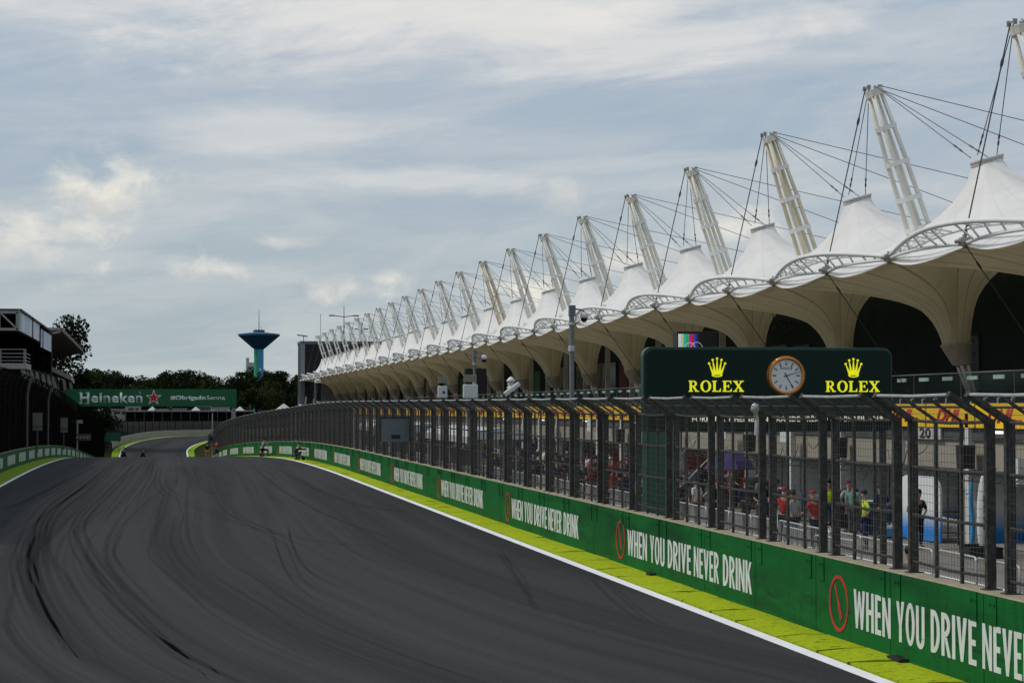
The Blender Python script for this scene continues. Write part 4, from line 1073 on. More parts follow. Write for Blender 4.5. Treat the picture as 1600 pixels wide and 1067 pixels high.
def P_stand(arm='down', lean=0., stride=0.):
    J = {'pel': (0, 0, .95), 'wai': (0, .01+lean*.4, 1.12), 'che': (0, .02+lean, 1.34), 'nec': (0, .03+lean*1.3, 1.50), 'hd0': (0, .05+lean*1.4, 1.58), 'hd1': (0, .06+lean*1.5, 1.68)}
    for s, n in ((-1, 'l'), (1, 'r')):
        st = stride*s
        J['hip'+n] = (s*.10, 0, .88); J['kne'+n] = (s*.11, .03+st*.5, .49); J['ank'+n] = (s*.12, -.02+st, .09); J['toe'+n] = (s*.13, .13+st, .035)
        J['sho'+n] = (s*.185, .02+lean, 1.41)
        if arm == 'down': J['elb'+n] = (s*.235, -.02+lean*.6, 1.13); J['wri'+n] = (s*.235, .06+lean*.6, .89)
        elif arm == 'photo': J['elb'+n] = (s*.23, .12+lean, 1.20); J['wri'+n] = (s*.09, .27+lean, 1.50)
        elif arm == 'rail': J['elb'+n] = (s*.24, .10+lean, 1.16); J['wri'+n] = (s*.20, .34+lean, 1.12)
        elif arm == 'hip': J['elb'+n] = (s*.36, -.06, 1.15); J['wri'+n] = (s*.18, .06, 1.0)
        elif arm == 'point': J['elb'+n] = (s*.235, -.02, 1.13) if s < 0 else (.30, .22, 1.32); J['wri'+n] = (s*.235, .06, .89) if s < 0 else (.30, .46, 1.40)
    return J
def P_crouch():
    J = {'pel': (0, -.14, .36), 'wai': (0, -.10, .50), 'che': (0, .05, .70), 'nec': (0, .13, .83), 'hd0': (0, .17, .88), 'hd1': (0, .20, .97)}
    for s, n in ((-1, 'l'), (1, 'r')):
        J['hip'+n] = (s*.10, -.12, .34); J['kne'+n] = (s*.17, .24, .50 if s > 0 else .42); J['ank'+n] = (s*.14, -.02, .10); J['toe'+n] = (s*.15, .13, .04)
        J['sho'+n] = (s*.17, .08, .76); J['elb'+n] = (s*.16, .30, .66); J['wri'+n] = (s*.05, .54, .68)
    return J
def P_kneel():
    J = {'pel': (0, -.05, .55), 'wai': (0, -.03, .70), 'che': (0, .03, .93), 'nec': (0, .06, 1.08), 'hd0': (0, .08, 1.15), 'hd1': (0, .10, 1.25)}
    for s, n in ((-1, 'l'), (1, 'r')):
        J['hip'+n] = (s*.10, -.05, .50)
        if s < 0: J['kne'+n] = (s*.12, .05, .10); J['ank'+n] = (s*.12, -.35, .08); J['toe'+n] = (s*.12, -.47, .05)
        else: J['kne'+n] = (s*.12, .36, .50); J['ank'+n] = (s*.12, .33, .10); J['toe'+n] = (s*.12, .47, .04)
        J['sho'+n] = (s*.18, .04, 1.0); J['elb'+n] = (s*.22, .20, .80); J['wri'+n] = (s*.08, .38, .98)
    return J
def P_sit():
    J = {'pel': (0, 0, .62), 'wai': (0, .02, .76), 'che': (0, .08, .98), 'nec': (0, .14, 1.13), 'hd0': (0, .17, 1.20), 'hd1': (0, .19, 1.31)}
    for s, n in ((-1, 'l'), (1, 'r')):
        J['hip'+n] = (s*.11, .02, .60); J['kne'+n] = (s*.20, .42, .58); J['ank'+n] = (s*.20, .36, .18); J['toe'+n] = (s*.20, .50, .14)
        J['sho'+n] = (s*.19, .09, 1.05); J['elb'+n] = (s*.28, .26, .88); J['wri'+n] = (s*.28, .50, .92)
    return J
POSES = {}
def pose_meshes(key, J):
    N = list(J.keys()); ix = {n: i for i, n in enumerate(N)}
    RR = {'pel': (.125, .10), 'wai': (.125, .09), 'che': (.15, .10), 'nec': .052, 'hd0': (.070, .082), 'hd1': (.082, .092), 'hip': .085, 'kne': .056, 'ank': .040, 'toe': .034, 'sho': .055, 'elb': .041, 'wri': .028}
    TH = {'pel': .86, 'wai': .84, 'che': .80, 'sho': .80, 'hip': .86, 'kne': .88, 'elb': .9}
    def rb(n):
        r = RR[n[:3] if n[:3] in RR else n]; f = TH.get(n[:3], 1.); return tuple(q*f for q in r) if isinstance(r, tuple) else r*f
    jl = [(*J[n], rb(n)) for n in N]
    E_ = [('pel', 'wai'), ('wai', 'che'), ('che', 'nec'), ('nec', 'hd0'), ('hd0', 'hd1')]
    for s in 'lr': E_ += [('pel', 'hip'+s), ('hip'+s, 'kne'+s), ('kne'+s, 'ank'+s), ('ank'+s, 'toe'+s), ('che', 'sho'+s), ('sho'+s, 'elb'+s), ('elb'+s, 'wri'+s)]
    ed = [(ix[a], ix[b]) for a, b in E_]
    # palm, thumb and four fingers of different lengths
    for s, sg in (('l', -1), ('r', 1)):
        w = Vector(J['wri'+s]); d = (w-Vector(J['elb'+s])).normalized(); side = Vector((1, 0, 0)); side = (side-d*side.dot(d)).normalized(); bend = d.cross(side)
        jl.append((*(w+d*.045), (.036, .016))); palm = len(jl)-1; ed.append((ix['wri'+s], palm))
        for k, ln in enumerate((.060, .072, .066, .050)):
            o = side*(k-1.5)*.019
            a = w+d*.085+o; jl.append((*a, .0095)); ed.append((palm, len(jl)-1)); b2 = a+d*ln*.55+bend*.008; jl.append((*b2, .0085)); ed.append((len(jl)-2, len(jl)-1)); c = b2+d*ln*.35+bend*.024; jl.append((*c, .0075)); ed.append((len(jl)-2, len(jl)-1))
        a = w+d*.045-side*sg*.042; jl.append((*a, .0105)); ed.append((palm, len(jl)-1)); jl.append((*(a+d*.035-side*sg*.012), .009)); ed.append((len(jl)-2, len(jl)-1))
    body = skin_mesh('body', jl, ed, M_skin)
    # nose and ears pulled out of the head itself
    h = Vector(J['hd1']); bm = bmesh.new(); bm.from_mesh(body)
    for v in bm.verts:
        q = v.co-h
        if q.length < .14 and abs(q.x) < .025 and q.y > .05 and -.07 < q.z < 0: v.co.y += .016
        if q.length < .14 and abs(q.x) > .062 and abs(q.y) < .03 and abs(q.z+.02) < .035: v.co.x *= 1.18
    bm.to_mesh(body); bm.free()
    def sub(name, names, grow, m, cut=None):
        ii = {n: i for i, n in enumerate(names)}
        jj = []
        for n in names:
            if n.startswith('mid'): a, b, t = cut[n]; p = Vector(J[a]).lerp(Vector(J[b]), t); r = RR[a[:3]]*(1-t)+RR[b[:3]]*t
            else: p = J[n]; r = RR[n[:3] if n[:3] in RR else n]
            r = tuple(x+grow for x in r) if isinstance(r, tuple) else r+grow
            jj.append((*p, r))
        return skin_mesh(name, jj, [(ii[a], ii[b]) for a, b in sub.e], m)
    sub.e = [('che', 'wai'), ('wai', 'pel'), ('che', 'shol'), ('shol', 'midl'), ('che', 'shor'), ('shor', 'midr')]
    shirt = sub('shirt', ['che', 'wai', 'pel', 'shol', 'midl', 'shor', 'midr'], .014, M_black, {'midl': ('shol', 'elbl', .85), 'midr': ('shor', 'elbr', .85)})
    sub.e = [('che', 'wai'), ('wai', 'pel'), ('che', 'shol'), ('shol', 'elbl'), ('elbl', 'midl'), ('che', 'shor'), ('shor', 'elbr'), ('elbr', 'midr')]
    longs = sub('shirt', ['che', 'wai', 'pel', 'shol', 'elbl', 'midl', 'shor', 'elbr', 'midr'], .016, M_black, {'midl': ('elbl', 'wril', .88), 'midr': ('elbr', 'wrir', .88)})
    sub.e = [('pel', 'hipl'), ('hipl', 'knel'), ('knel', 'midl'), ('pel', 'hipr'), ('hipr', 'kner'), ('kner', 'midr')]
    trou = sub('trousers', ['pel', 'hipl', 'knel', 'midl', 'hipr', 'kner', 'midr'], .016, M_jean, {'midl': ('knel', 'ankl', .92), 'midr': ('kner', 'ankr', .92)})
    shoes = MB()
    for s in 'lr': a, t_ = Vector(J['ank'+s]), Vector(J['toe'+s]); shoes.tube([a+Vector((0, -.03, -.03)), a+(t_-a)*.5+Vector((0, 0, -.0)), t_+Vector((0, .03, 0))], [.052, .05, .036], 8)
    shoes = shoes.mesh('shoes', M_shoe, True)
    hair = MB(); hd = Vector(J['hd1'])
    hair.lathe([(.0, .122), (.05, .115), (.085, .08), (.098, .03), (.094, -.02), (.085, -.05)], (0, 0, 0), 14)
    hv = []
    for v in hair.v:
        p = Vector(v); p.y = p.y*1.06-.012
        if p.y > .045 and p.z < .045: p.z = .045+.02*(p.z < 0)
        hv.append(tuple(hd+p))
    hair.v = hv; hair = hair.mesh('hair', M_hair, True)
    cap = MB(); cap.lathe([(.0, .128), (.055, .12), (.094, .08), (.104, .035), (.104, .03)], (0, 0, 0), 14)
    cap.v = [tuple(hd+Vector(v)) for v in cap.v]; cap.prism([(-.07, .07), (.07, .07), (.055, .17), (-.055, .17)], .030, .040, Matrix.Translation(hd))
    cap = cap.mesh('cap', M_black, True)
    POSES[key] = (body, shirt, longs, trou, shoes, hair, cap)
for k, J in (('down', P_stand('down')), ('walk', P_stand('down', .03, .22)), ('photo', P_stand('photo', .02)), ('rail', P_stand('rail', .06)), ('hip', P_stand('hip')), ('point', P_stand('point')), ('crouch', P_crouch()), ('kneel', P_kneel()), ('sit', P_sit())):
    pose_meshes(k, J)
def setm(o, m): o.material_slots[0].link = 'OBJECT'; o.material_slots[0].material = m
def person(pose, x, y, z, rz, label, shirt, trou=None, long=False, cap=None, sc=1., skin=None, group=None):
    t = thing('person', label, 'person', (x, y, z), R_(rz), group); t.scale = (sc, sc, sc)
    B = POSES[pose]
    o = link('body', B[0], t)
    if skin: setm(o, skin)
    o = link('shirt', B[2] if long else B[1], t); setm(o, shirt)
    o = link('trousers', B[3], t); setm(o, trou or M_jean)
    link('shoes', B[4], t)
    if cap: o = link('cap', B[6], t); setm(o, cap)
    else: link('hair', B[5], t)
    return t
M_redc = mat('red_cloth', (.32, .014, .014), .8, var=.12); M_hv = mat('hi_vis_yellow', (.50, .75, .02), .8, var=.08); M_teal = mat('teal_cloth', (.12, .28, .24), .8)
M_wht = mat('white_cloth', (.60, .60, .60), .85, var=.06); M_gry = mat('grey_cloth', (.20, .21, .22), .85); M_orn = mat('orange_cloth', (.38, .16, .05), .85); M_nav = mat('navy_cloth', (.018, .025, .07), .85)
M_lgr = mat('light_grey_cloth', (.34, .37, .38), .85); M_mar = mat('maroon_cloth', (.16, .012, .02), .85)
person('crouch', 8.95, 126.6, zt(126.6)+.03, -62, 'photographer in black hoodie crouching on the lime verge, camera held out', M_blk2, M_gtr, True, M_blk2)
person('kneel', 8.2, 152, zt(152)+.03, -75, 'person in dark grey clothes kneeling by the green wall at the crest of the track', M_gry, M_blk2, True, M_blk2)
t = thing('camera', 'black long-lens camera held by the crouching photographer', 'camera', (9.5, 126.9, zt(126.6)+.70)); b = MB(); b.box(-.07, .07, -.05, .05, -.05, .05); b.build('camera_body', M_black, t)
b = MB(); b.tube([(.05, 0, 0), (.20, 0, 0)], .04, 10); b.build('lens', M_black, t)
t = thing('camera_bag', 'small black bag on the verge beside the crouching photographer', 'bag', (9.25, 125.2, zt(125)+.03)); b = MB(); b.box(-.10, .10, -.13, .13, 0, .20); b.build('bag_body', M_blk2, t, bevel=.04); b = MB(); b.tube([(0, -.11, .19), (0, -.06, .28), (0, .06, .28), (0, .11, .19)], .012); b.build('handle', M_black, t)
t = thing('equipment_case', 'dark reddish-brown case on the verge beside the kneeling person', 'case', (8.0, 150.6, zt(150)+.03)); b = MB(); b.box(-.18, .18, -.75, .6, 0, .26); b.build('case_body', mat('brown_case', (.07, .03, .025), .6), t, bevel=.03); b = MB(); b.tube([(0, -.2, .25), (0, -.15, .33), (0, .1, .33), (0, .15, .25)], .015); b.build('handle', M_black, t)
person('down', 6.15, 197, zt(197), 150, 'person in red shirt standing at the far right edge of the track', M_redc, M_jean)
person('walk', 5.5, 208, zt(208), 170, 'person in black shirt and orange shorts standing near the far right wall', M_blk2, M_orn)
person('down', 36.0*0+14.2, 36.2, PIT, -160, 'person in dark T-shirt close behind the wall, right of the clock sign', M_gry, M_jean, sc=.92)
person('hip', 22.6, 56.8, PIT, -165, 'mechanic in black shirt with white print standing before the garages, back to the camera', M_blk2, M_blk2)
for (x, y, rz, pose, lab, sh, tr, lg, cp) in [
  (19.0, 58.6, -20, 'rail', 'person with red cap and red shirt behind the crowd barrier, left one of two', M_redc, M_jean, False, M_redc),
  (19.2, 56.2, 20, 'rail', 'person with red cap and red shirt behind the crowd barrier, right one of two', M_redc, M_jean, False, M_redc),
  (18.9, 57.3, 30, 'down', 'person in light grey shirt and dark jeans between the two red caps', M_lgr, M_jean, False, None),
  (22.6, 64.8, 160, 'point', 'steward in lime hi-vis vest standing left of the tall white pillar, upright', M_hv, M_nav, False, None),
  (21.0, 56.9, 80, 'hip', 'steward in lime hi-vis vest bending by the white pillar', M_hv, M_nav, False, None),
  (22.6, 62.4, -30, 'down', 'person in teal shirt and grey trousers in front of the garages', M_teal, M_gtr, False, None),
  (23.0, 60.9, 30, 'hip', 'person in navy shirt next to the one in teal', M_nav, M_jean, False, None),
  (20.2, 66.5, 0, 'walk', 'person in navy jacket left of the pair in red caps', M_nav, M_jean, True, None),
  (20.8, 65.0, -60, 'down', 'person in navy shirt with white shorts behind the red caps', M_nav, M_wht, False, None),
  (17.9, 72.9, -20, 'walk', 'person in white shirt and black trousers walking behind the barrier left of the clock sign', M_wht, M_jean, False, None),
  (17.0, 74.4, 10, 'rail', 'person in orange-brown shirt at the barrier left of the white shirt', M_orn, M_jean, False, None),
  (21.6, 92.6, 15, 'rail', 'mechanic in red team shirt in front of the red garage, right one', M_redc, M_redc, False, M_redc),
  (21.2, 95.4, -15, 'down', 'mechanic in red team shirt in front of the red garage, left one', M_redc, M_redc, False, None)]:
    person(pose, x, y, PIT, rz, lab, sh, tr, lg, cp)
rng = random.Random(11)
CL = [(M_blk2, 'black'), (M_nav, 'navy'), (M_gry, 'grey'), (M_wht, 'white'), (M_mar, 'maroon'), (M_nav, 'navy'), (M_blk2, 'black'), (M_lgr, 'light grey')]
for i in range(120):
    y = 64+ i*.85 + rng.uniform(-.5, .5); x = rng.choice((18.6, 19.4, 20.3, 21.5, 22.8))+rng.uniform(-.3, .3)
    m, cn = rng.choice(CL)
    person(rng.choice(('down', 'walk', 'photo', 'hip', 'rail', 'point')), x, y, PIT, rng.uniform(-180, 180), 'visitor in %s top in the pit lane crowd behind the barriers' % cn, m, rng.choice((M_jean, M_gtr, M_blk2)), rng.random() < .3, rng.choice((None, None, None, M_blk2, M_nav, M_wht, M_mar)), rng.uniform(.93, 1.04), rng.choice((M_skin, M_skin2)), 'pit lane visitors in %s tops' % cn)

# ------------------------------------------------------------------ crowd barriers
M_galv = mat('galvanised_tube', (.46, .47, .47), .45, .3, var=.15, scale=4)
cb = thing('crowd_barrier', '', 'barrier', (17.65, 40, PIT), 0, 'galvanised crowd barriers along the pit lane')
b = MB(); Lb = 2.3; r = .12
pts = [(0, .02, .0), (0, .02, 1.0-r)]+[(0, .02+r-r*math.cos(a), 1.0-r+r*math.sin(a)) for a in [math.pi/8*k for k in range(1, 5)]]+[(0, Lb-.02-r+r*math.sin(a), 1.0-r+r*math.cos(a)) for a in [math.pi/8*k for k in range(0, 5)]]+[(0, Lb-.02, 0)]
b.tube(pts, .026, 8); b.tube([(0, .02, .16), (0, Lb-.02, .16)], .018, 6); b.build('barrier_frame', M_galv, cb, smooth=True)
b = MB()
for k in range(1, 18): b.tube([(0, .02+(Lb-.04)*k/18, .16), (0, .02+(Lb-.04)*k/18, .985)], .007, 4, cap=False)
b.build('infill_bars', M_galv, cb)
for e in (.12, Lb-.12):
    b = MB(); b.tube([(-.28, e, .01), (-.22, e, .03), (0, e, .12), (.22, e, .03), (.28, e, .01)], .015, 6); b.build('foot', M_galv, cb)
mcb = tree_map(cb); yy = 34.
k = 0
while yy < 150:
    c = cb if k == 0 else copy_tree(cb, None, mcb)
    c.location = (17.65+rng.uniform(-.05, .05), yy, PIT); c.rotation_euler.z = R_(rng.uniform(-1.6, 1.6))
    c['label'] = 'galvanised crowd barrier in the row between fence and garages'
    yy += Lb+.06; k += 1
    if 1 < k < 6 and False: pass
for q, y in enumerate((46.5, 50.2)):
    c = copy_tree(cb, None, mcb); c.location = (16.9, y, PIT); c.rotation_euler.z = R_(7-10*q); c['label'] = 'galvanised crowd barrier standing out of the row on the track side'

# ------------------------------------------------------------------ timing stands between wall and pit lane
def timing_stand(y, ln, lab, roofm, acc):
    t = thing('timing_stand', lab, 'timing stand', (13, y, PIT))
    b = MB(); b.grid([[(-1.3, yy_, 3.05+.0), (-.9, yy_, 3.32), (0, yy_, 3.42), (.9, yy_, 3.32), (1.3, yy_, 3.05)] for yy_ in (0, ln)])
    b.grid([[(-1.3, yy_, 2.99), (1.3, yy_, 2.99)] for yy_ in (0, ln)]); b.box(-1.32, -1.24, 0, ln, 2.85, 3.1); b.box(1.24, 1.32, 0, ln, 2.85, 3.1)
    for e in (0, ln): b.add([(-1.3, e, 2.99), (-1.3, e, 3.05), (-.9, e, 3.32), (0, e, 3.42), (.9, e, 3.32), (1.3, e, 3.05), (1.3, e, 2.99)], [tuple(range(7))])
    b.build('stand_roof', roofm, t)
    for yy_ in frange(.2, ln-.2, 2.8):
        for x in (-1.1, 1.1): b = MB(); b.box(x-.04, x+.04, yy_-.04, yy_+.04, 0, 2.98); b.build('post', M_galv, t)
    b = MB(); b.box(-.6, .9, .2, ln-.2, .55, .62); b.build('platform', M_lint, t)
    b = MB(); b.box(-1.0, -.5, .2, ln-.2, 1.3, 1.36); b.box(-1.05, -1.0, .2, ln-.2, .6, 1.36); b.build('desk', acc, t)
    b = MB(); b.box(-.98, -.92, .5, ln-.5, 1.95, 2.6); b.build('screen_bank', M_black, t)
    yq = .9
    while yq < ln-1:
        b = MB(); b.box(-.3, .1, yq-.2, yq+.2, 1.05, 1.12); b.tube([(-.1, yq, .62), (-.1, yq, 1.05)], .03, 6); b.box(.08, .13, yq-.2, yq+.2, 1.12, 1.5); b.build('stool', M_black, t); yq += 1.3
timing_stand(74.5, 12.5, 'white-roofed timing stand behind the fence under the small dome camera pole', M_off, M_off)
timing_stand(93, 8, 'timing stand with white roof, behind the first one from the camera', M_off, M_or)
timing_stand(108, 8, 'far white-roofed timing stand before the last antenna box', M_off, M_rd)

# ------------------------------------------------------------------ team equipment before the garages
t = thing('garage_screen', 'tall rounded white and blue panel standing before the garage with number 20', 'screen panel', (23.9, 61.7, PIT))
b = MB(); b.prism(rrect(0, 2.7, 0.02, 2.05, .55, (1, 1, 0, 0)), -.08, 0, frame((0, 0, 0), (.12, -1, 0), (0, 0, 1))); b.build('panel', M_wb, t)
b = MB(); b.box(-.3, .1, -.4, -.3, 0, .03); b.box(.1, .5, -2.4, -2.3, 0, .03); b.build('foot', M_black, t)
t = thing('nose_cone', 'white and blue racing car nose stood upright, red round mark in its lettering', 'nose cone', (23.1, 53.25, PIT))
MN = frame((0, 0, 0), (1, -.25, 0), (0, 0, 1))
b = MB(); rows = []
for z, w, d in ((.35, .12, .10), (.6, .17, .13), (1.0, .20, .16), (1.6, .17, .15), (2.1, .11, .10), (2.32, .04, .05)):
    rows.append([(w*math.cos(a), -.1+d*math.sin(a), z) for a in [2*math.pi*k/14 for k in range(14)]])
b.grid(rows, close=True); b.build('nose', M_off, t, smooth=True)
lt = text_mesh('ROKiT', .98, .2, M_black, .01, .04, 1.1); o = link('lettering', lt, t); o.matrix_basis = frame((.14, -.262, .8), (0, 0, 1), (-1, 0, 0))
b = MB(); b.prism([(.09*math.cos(k*math.pi/10), .09*math.sin(k*math.pi/10)) for k in range(20)], 0, .013, frame((.04, -.264, 1.13), (1, 0, 0), (0, 0, 1))); b.build('round_mark', M_redc, t)
M_blu = mat('team_blue', (.03, .30, .62), .35, var=.05)
b = MB(); b.box(-.5, .5, -.3, .2, 0, .3); b.build('stand_base', M_black, t)
t = thing('front_wing', 'blue and white racing car wing element stood upright beside the nose', 'wing', (23.2, 54.2, PIT))
b = MB(); rows = []
for i in range(9):
    z = .35+1.75*i/8; x = .03*math.sin(i*.8); w = .17-.008*i
    rows.append([(x-w/2, 0, z), (x, -.06, z), (x+w/2, 0, z), (x, .03, z)])
b.grid(rows, close=True); b.build('wing_plane', M_blu, t, smooth=True)
b = MB(); b.grid([[(.18+.1*math.sin(i*.8), -.02, .35+.2*i), (.27+.1*math.sin(i*.8+.3), -.02, .35+.2*i), (.27+.1*math.sin(i*.8+.3), .02, .35+.2*i), (.18+.1*math.sin(i*.8), .02, .35+.2*i)] for i in range(7)], close=True); b.build('end_plate', M_off, t, smooth=True)
b = MB(); b.box(-.3, .4, -.2, .2, 0, .32); b.build('stand_base', M_black, t)
def race_car(x, y, rz, lab, m1, m2):
    t = thing('racing_car', lab, 'racing car', (x, y, PIT), R_(rz))
    b = MB(); rows = []
    for yy_, w, z0, z1 in ((2.75, .06, .18, .26), (2.3, .13, .20, .42), (1.4, .22, .12, .60), (.7, .34, .07, .66), (.2, .42, .06, .56), (-.4, .62, .06, .60), (-1.2, .50, .06, .62), (-2.0, .22, .10, .50), (-2.4, .12, .16, .40)):
        rows.append([(w*math.cos(a)*(1 if math.sin(a) > 0 else 1.05), yy_, (z0+z1)/2+(z1-z0)/2*math.sin(a)) for a in [2*math.pi*k/14 for k in range(14)]])
    b.grid(rows, close=True); b.build('car_body', m1, t, smooth=True)
    b = MB(); rows = [[(w*math.cos(a), yy_, .55+h*max(0, math.sin(a))) for a in [math.pi*k/8 for k in range(9)]] for yy_, w, h in ((-.35, .16, .42), (-.9, .14, .38), (-1.6, .06, .22), (-2.1, .02, .06))]
    b.grid(rows); b.build('engine_cover', m2, t, smooth=True)
    b = MB(); b.tube([(-.22, -.3, .78), (-.2, .3, .80), (0, .62, .80), (.2, .3, .80), (.22, -.3, .78)], .03, 8); b.tube([(0, .62, .8), (0, .8, .6)], .03, 8); b.build('halo', M_black, t)
    for yy_, x_, r, w in ((1.75, .80, .335, .30), (-1.75, .77, .335, .39)):
        for sg in (-1, 1):
            b = MB(); b.tube([(sg*x_-w/2, yy_, r), (sg*x_-w/2+.03, yy_, r), (sg*x_+w/2-.03, yy_, r), (sg*x_+w/2, yy_, r)], [r*.9, r, r, r*.9], 24); wh = b.build('wheel', M_shoe, t)
            b = MB(); b.tube([(sg*(x_+w/2-.02), yy_, r), (sg*(x_+w/2+.012), yy_, r)], .17, 16); b.build('rim', M_lint, wh)
            b = MB(); b.tube([(sg*.2, yy_+.25, .35), (sg*(x_-.1), yy_, .33)], .015, 5); b.tube([(sg*.2, yy_-.25, .35), (sg*(x_-.1), yy_, .33)], .015, 5); b.tube([(sg*.2, yy_, .5), (sg*(x_-.1), yy_, .40)], .015, 5); b.build('suspension', M_black, t)
    b = MB(); b.box(-.9, .9, 2.5, 2.8, .10, .13); b.box(-.9, .9, 2.38, 2.52, .16, .19); b.box(-.92, -.9, 2.3, 2.8, .07, .3); b.box(.9, .92, 2.3, 2.8, .07, .3); b.build('front_wing', m2, t)
    b = MB(); b.box(-.5, .5, -2.65, -2.35, .86, .90); b.box(-.5, .5, -2.45, -2.25, .78, .80); b.box(-.52, -.5, -2.7, -2.2, .45, .95); b.box(.5, .52, -2.7, -2.2, .45, .95); b.build('rear_wing', m2, t)
race_car(26.4, 49.2, 82, 'light blue racing car at the right edge behind the fence, nose towards the pit lane', M_blu, M_blu)
race_car(26.2, 62.0, 85, 'white and blue racing car in the garage behind the black-shirted mechanic', M_off, M_blu)
race_car(26.3, 95.3, 85, 'red racing car in the red garage', M_rd, M_rd)
t = thing('fabric_bundle', 'large dark purple umbrella opened over the pit lane crowd left of the middle fence posts', 'umbrella', (20.0, 67.8, PIT))
b = MB(); b.lathe([(0, 2.75), (.35, 2.66), (.75, 2.35), (.95, 2.05), (.93, 2.04), (.72, 2.3), (.3, 2.6), (0, 2.68)], n=8); b.build('canopy', mat('purple_cloth', (.035, .02, .12), .7), t)
b = MB(); b.tube([(0, 0, .0), (0, 0, 2.7)], .02, 6); b.build('pole', M_galv, t)
# racks, cabinets and tyre stacks along the garage fronts
M_ty = mat('tyre_rubber', (.012, .012, .013), .75, var=.2); M_cab = [mat('cabinet_silver', (.30, .30, .31), .4, .4), mat('cabinet_white', (.55, .55, .54), .5), mat('cabinet_red', (.38, .015, .02), .45), mat('cabinet_navy', (.02, .03, .09), .5), mat('cabinet_black', (.02, .02, .022), .5)]
b = MB()
for k in range(4):
    b.lathe([(.17, .0), (.30, .0), (.335, .05), (.335, .27), (.30, .32), (.17, .32)], (0, 0, .33*k+.05), 20)
me_ty = b.mesh('tyres', M_ty, False); b = MB(); b.box(-.34, .34, -.34, .34, 0, .05); b.tube([(0, 0, .05), (0, 0, 1.42)], .03, 6); me_tp = b.mesh('trolley', M_galv)
def cab_parts(m):
    b = MB(); b.box(-.28, .28, -.55, .55, .12, 1.05); A = b.mesh('cabinet_body', m)
    b = MB()
    for z in (.2, .38, .56, .74, .9): b.box(-.295, -.281, -.5, .5, z, z+.13)
    B = b.mesh('drawers', M_lint); b = MB()
    for x in (-.2, .2):
        for y in (-.45, .45): b.tube([(x, y-.03, .06), (x, y+.03, .06)], .06, 10)
    return A, B, b.mesh('castors', M_black)
CP = [cab_parts(m) for m in M_cab]; CNM = ['silver', 'white', 'red', 'navy', 'black']
qr = random.Random(21); y = 55.0; k = 0
y = 63.5
while y < 165:
    x = 24.0+qr.uniform(-.5, .3)
    if qr.random() < .45:
        t = thing('tyre_stack', 'stack of four black racing tyres on a trolley before the garages', 'tyre stack', (x, y, PIT), qr.uniform(0, 1), 'tyre stacks before the garages'); link('tyres', me_ty, t); link('trolley', me_tp, t)
    else:
        c = qr.randrange(5) if y > 84 else qr.choice((0, 1, 3, 4)); t = thing('tool_cabinet', '%s tool cabinet on castors before the garages' % CNM[c], 'tool cabinet', (x, y, PIT), qr.uniform(-.3, .3), '%s tool cabinets before the garages' % CNM[c])
        for nn, me in zip(('cabinet_body', 'drawers', 'castors'), CP[c]): link(nn, me, t)
    y += qr.uniform(.9, 2.6)
cr_ = random.Random(4)
for k in range(40):
    y = 50+k*2.6+cr_.uniform(-.8, .8); z0 = cr_.uniform(1.2, 2.2); ln = cr_.uniform(.8, 2.2); sg = cr_.uniform(.2, .8)
    b = MB(); b.tube([(24.6, y+ln*i/8, z0-sg*4*(i/8)*(1-i/8)) for i in range(9)], .015, 4); pbb(b, 'cable_loop', M_black)
# yellow mats near the wall
for (x, y, lab) in ((12.4, 45.6, 'low yellow ramp on the walkway behind the wall, right of the clock sign pillar'), (11.6, 62.0, 'low yellow ramp on the walkway behind the wall, left of the clock sign')):
    t = thing('cable_ramp', lab, 'cable ramp', (x, y, PIT)); b = MB(); b.prism([(-.5, 0), (.5, 0), (.3, .09), (-.3, .09)], 0, 2.2, frame((0, 1.1, 0), (1, 0, 0), (0, 0, 1))); b.build('ramp', M_dhl, t)
    b = MB(); b.box(-.05, .05, -1.0, 1.0, .085, .10); b.build('lid', M_black, t)

# big screens over the pit lane
def led(y, w, h, z, lab, lit):
    t = thing('video_screen', lab, 'screen', (20.0, y, PIT))
    b = MB(); b.box(-w/2, w/2, 0, .62, z-h-PIT, z-PIT); b.build('cabinet', M_black, t, bevel=.01)
    b = MB(); b.tube([(-w/2+.15, .3, 0), (-w/2+.15, .3, z-h-PIT)], .05); b.tube([(w/2-.15, .3, 0), (w/2-.15, .3, z-h-PIT)], .05)
    for k in range(5): b.tube([(-w/2+.15, .3, 1.2*k), (w/2-.15, .3, 1.2*k+1.2)], .02)
    b.build('truss', M_galv, t)
    if lit:
        cols = [(.75, .75, .75), (.62, .60, .25), (.02, .50, .55), (.03, .45, .08), (.55, .02, .35), (.55, .02, .02), (.02, .05, .5), (.02, .02, .02)]
        x0 = -w/2+.04; W = (w*.52)/8; z1 = z-.09-PIT
        for k, c in enumerate(cols):
            b = MB(); b.box(x0+W*k, x0+W*(k+1), -.012, -.003, z-h+.1-PIT, z1); b.build('colour_bar', mat('bar_%s' % ['white', 'yellow', 'cyan', 'green', 'magenta', 'red', 'blue', 'black'][k], c, .4, emit=.4, var=0), t)
        b = MB()
        for cx, R in ((x0+W*4.4, .20), (x0+W*7.0, .22)): b.tube([(cx+R*math.cos(a), -.016, z-.62-PIT+R*math.sin(a)) for a in [2*math.pi*k/24 for k in range(24)]], .008, 4, close=True)
        b.build('ring_pattern', mat('ring_white', (.7, .7, .8), .4, emit=.4, var=0), t)
led(72, 1.55, 1.5, 6.04, 'video screen showing colour bars above the clock sign', True)
led(123.9, 1.35, 1.6, 5.55, 'black back of a video screen beside the shorter camera pole', False)

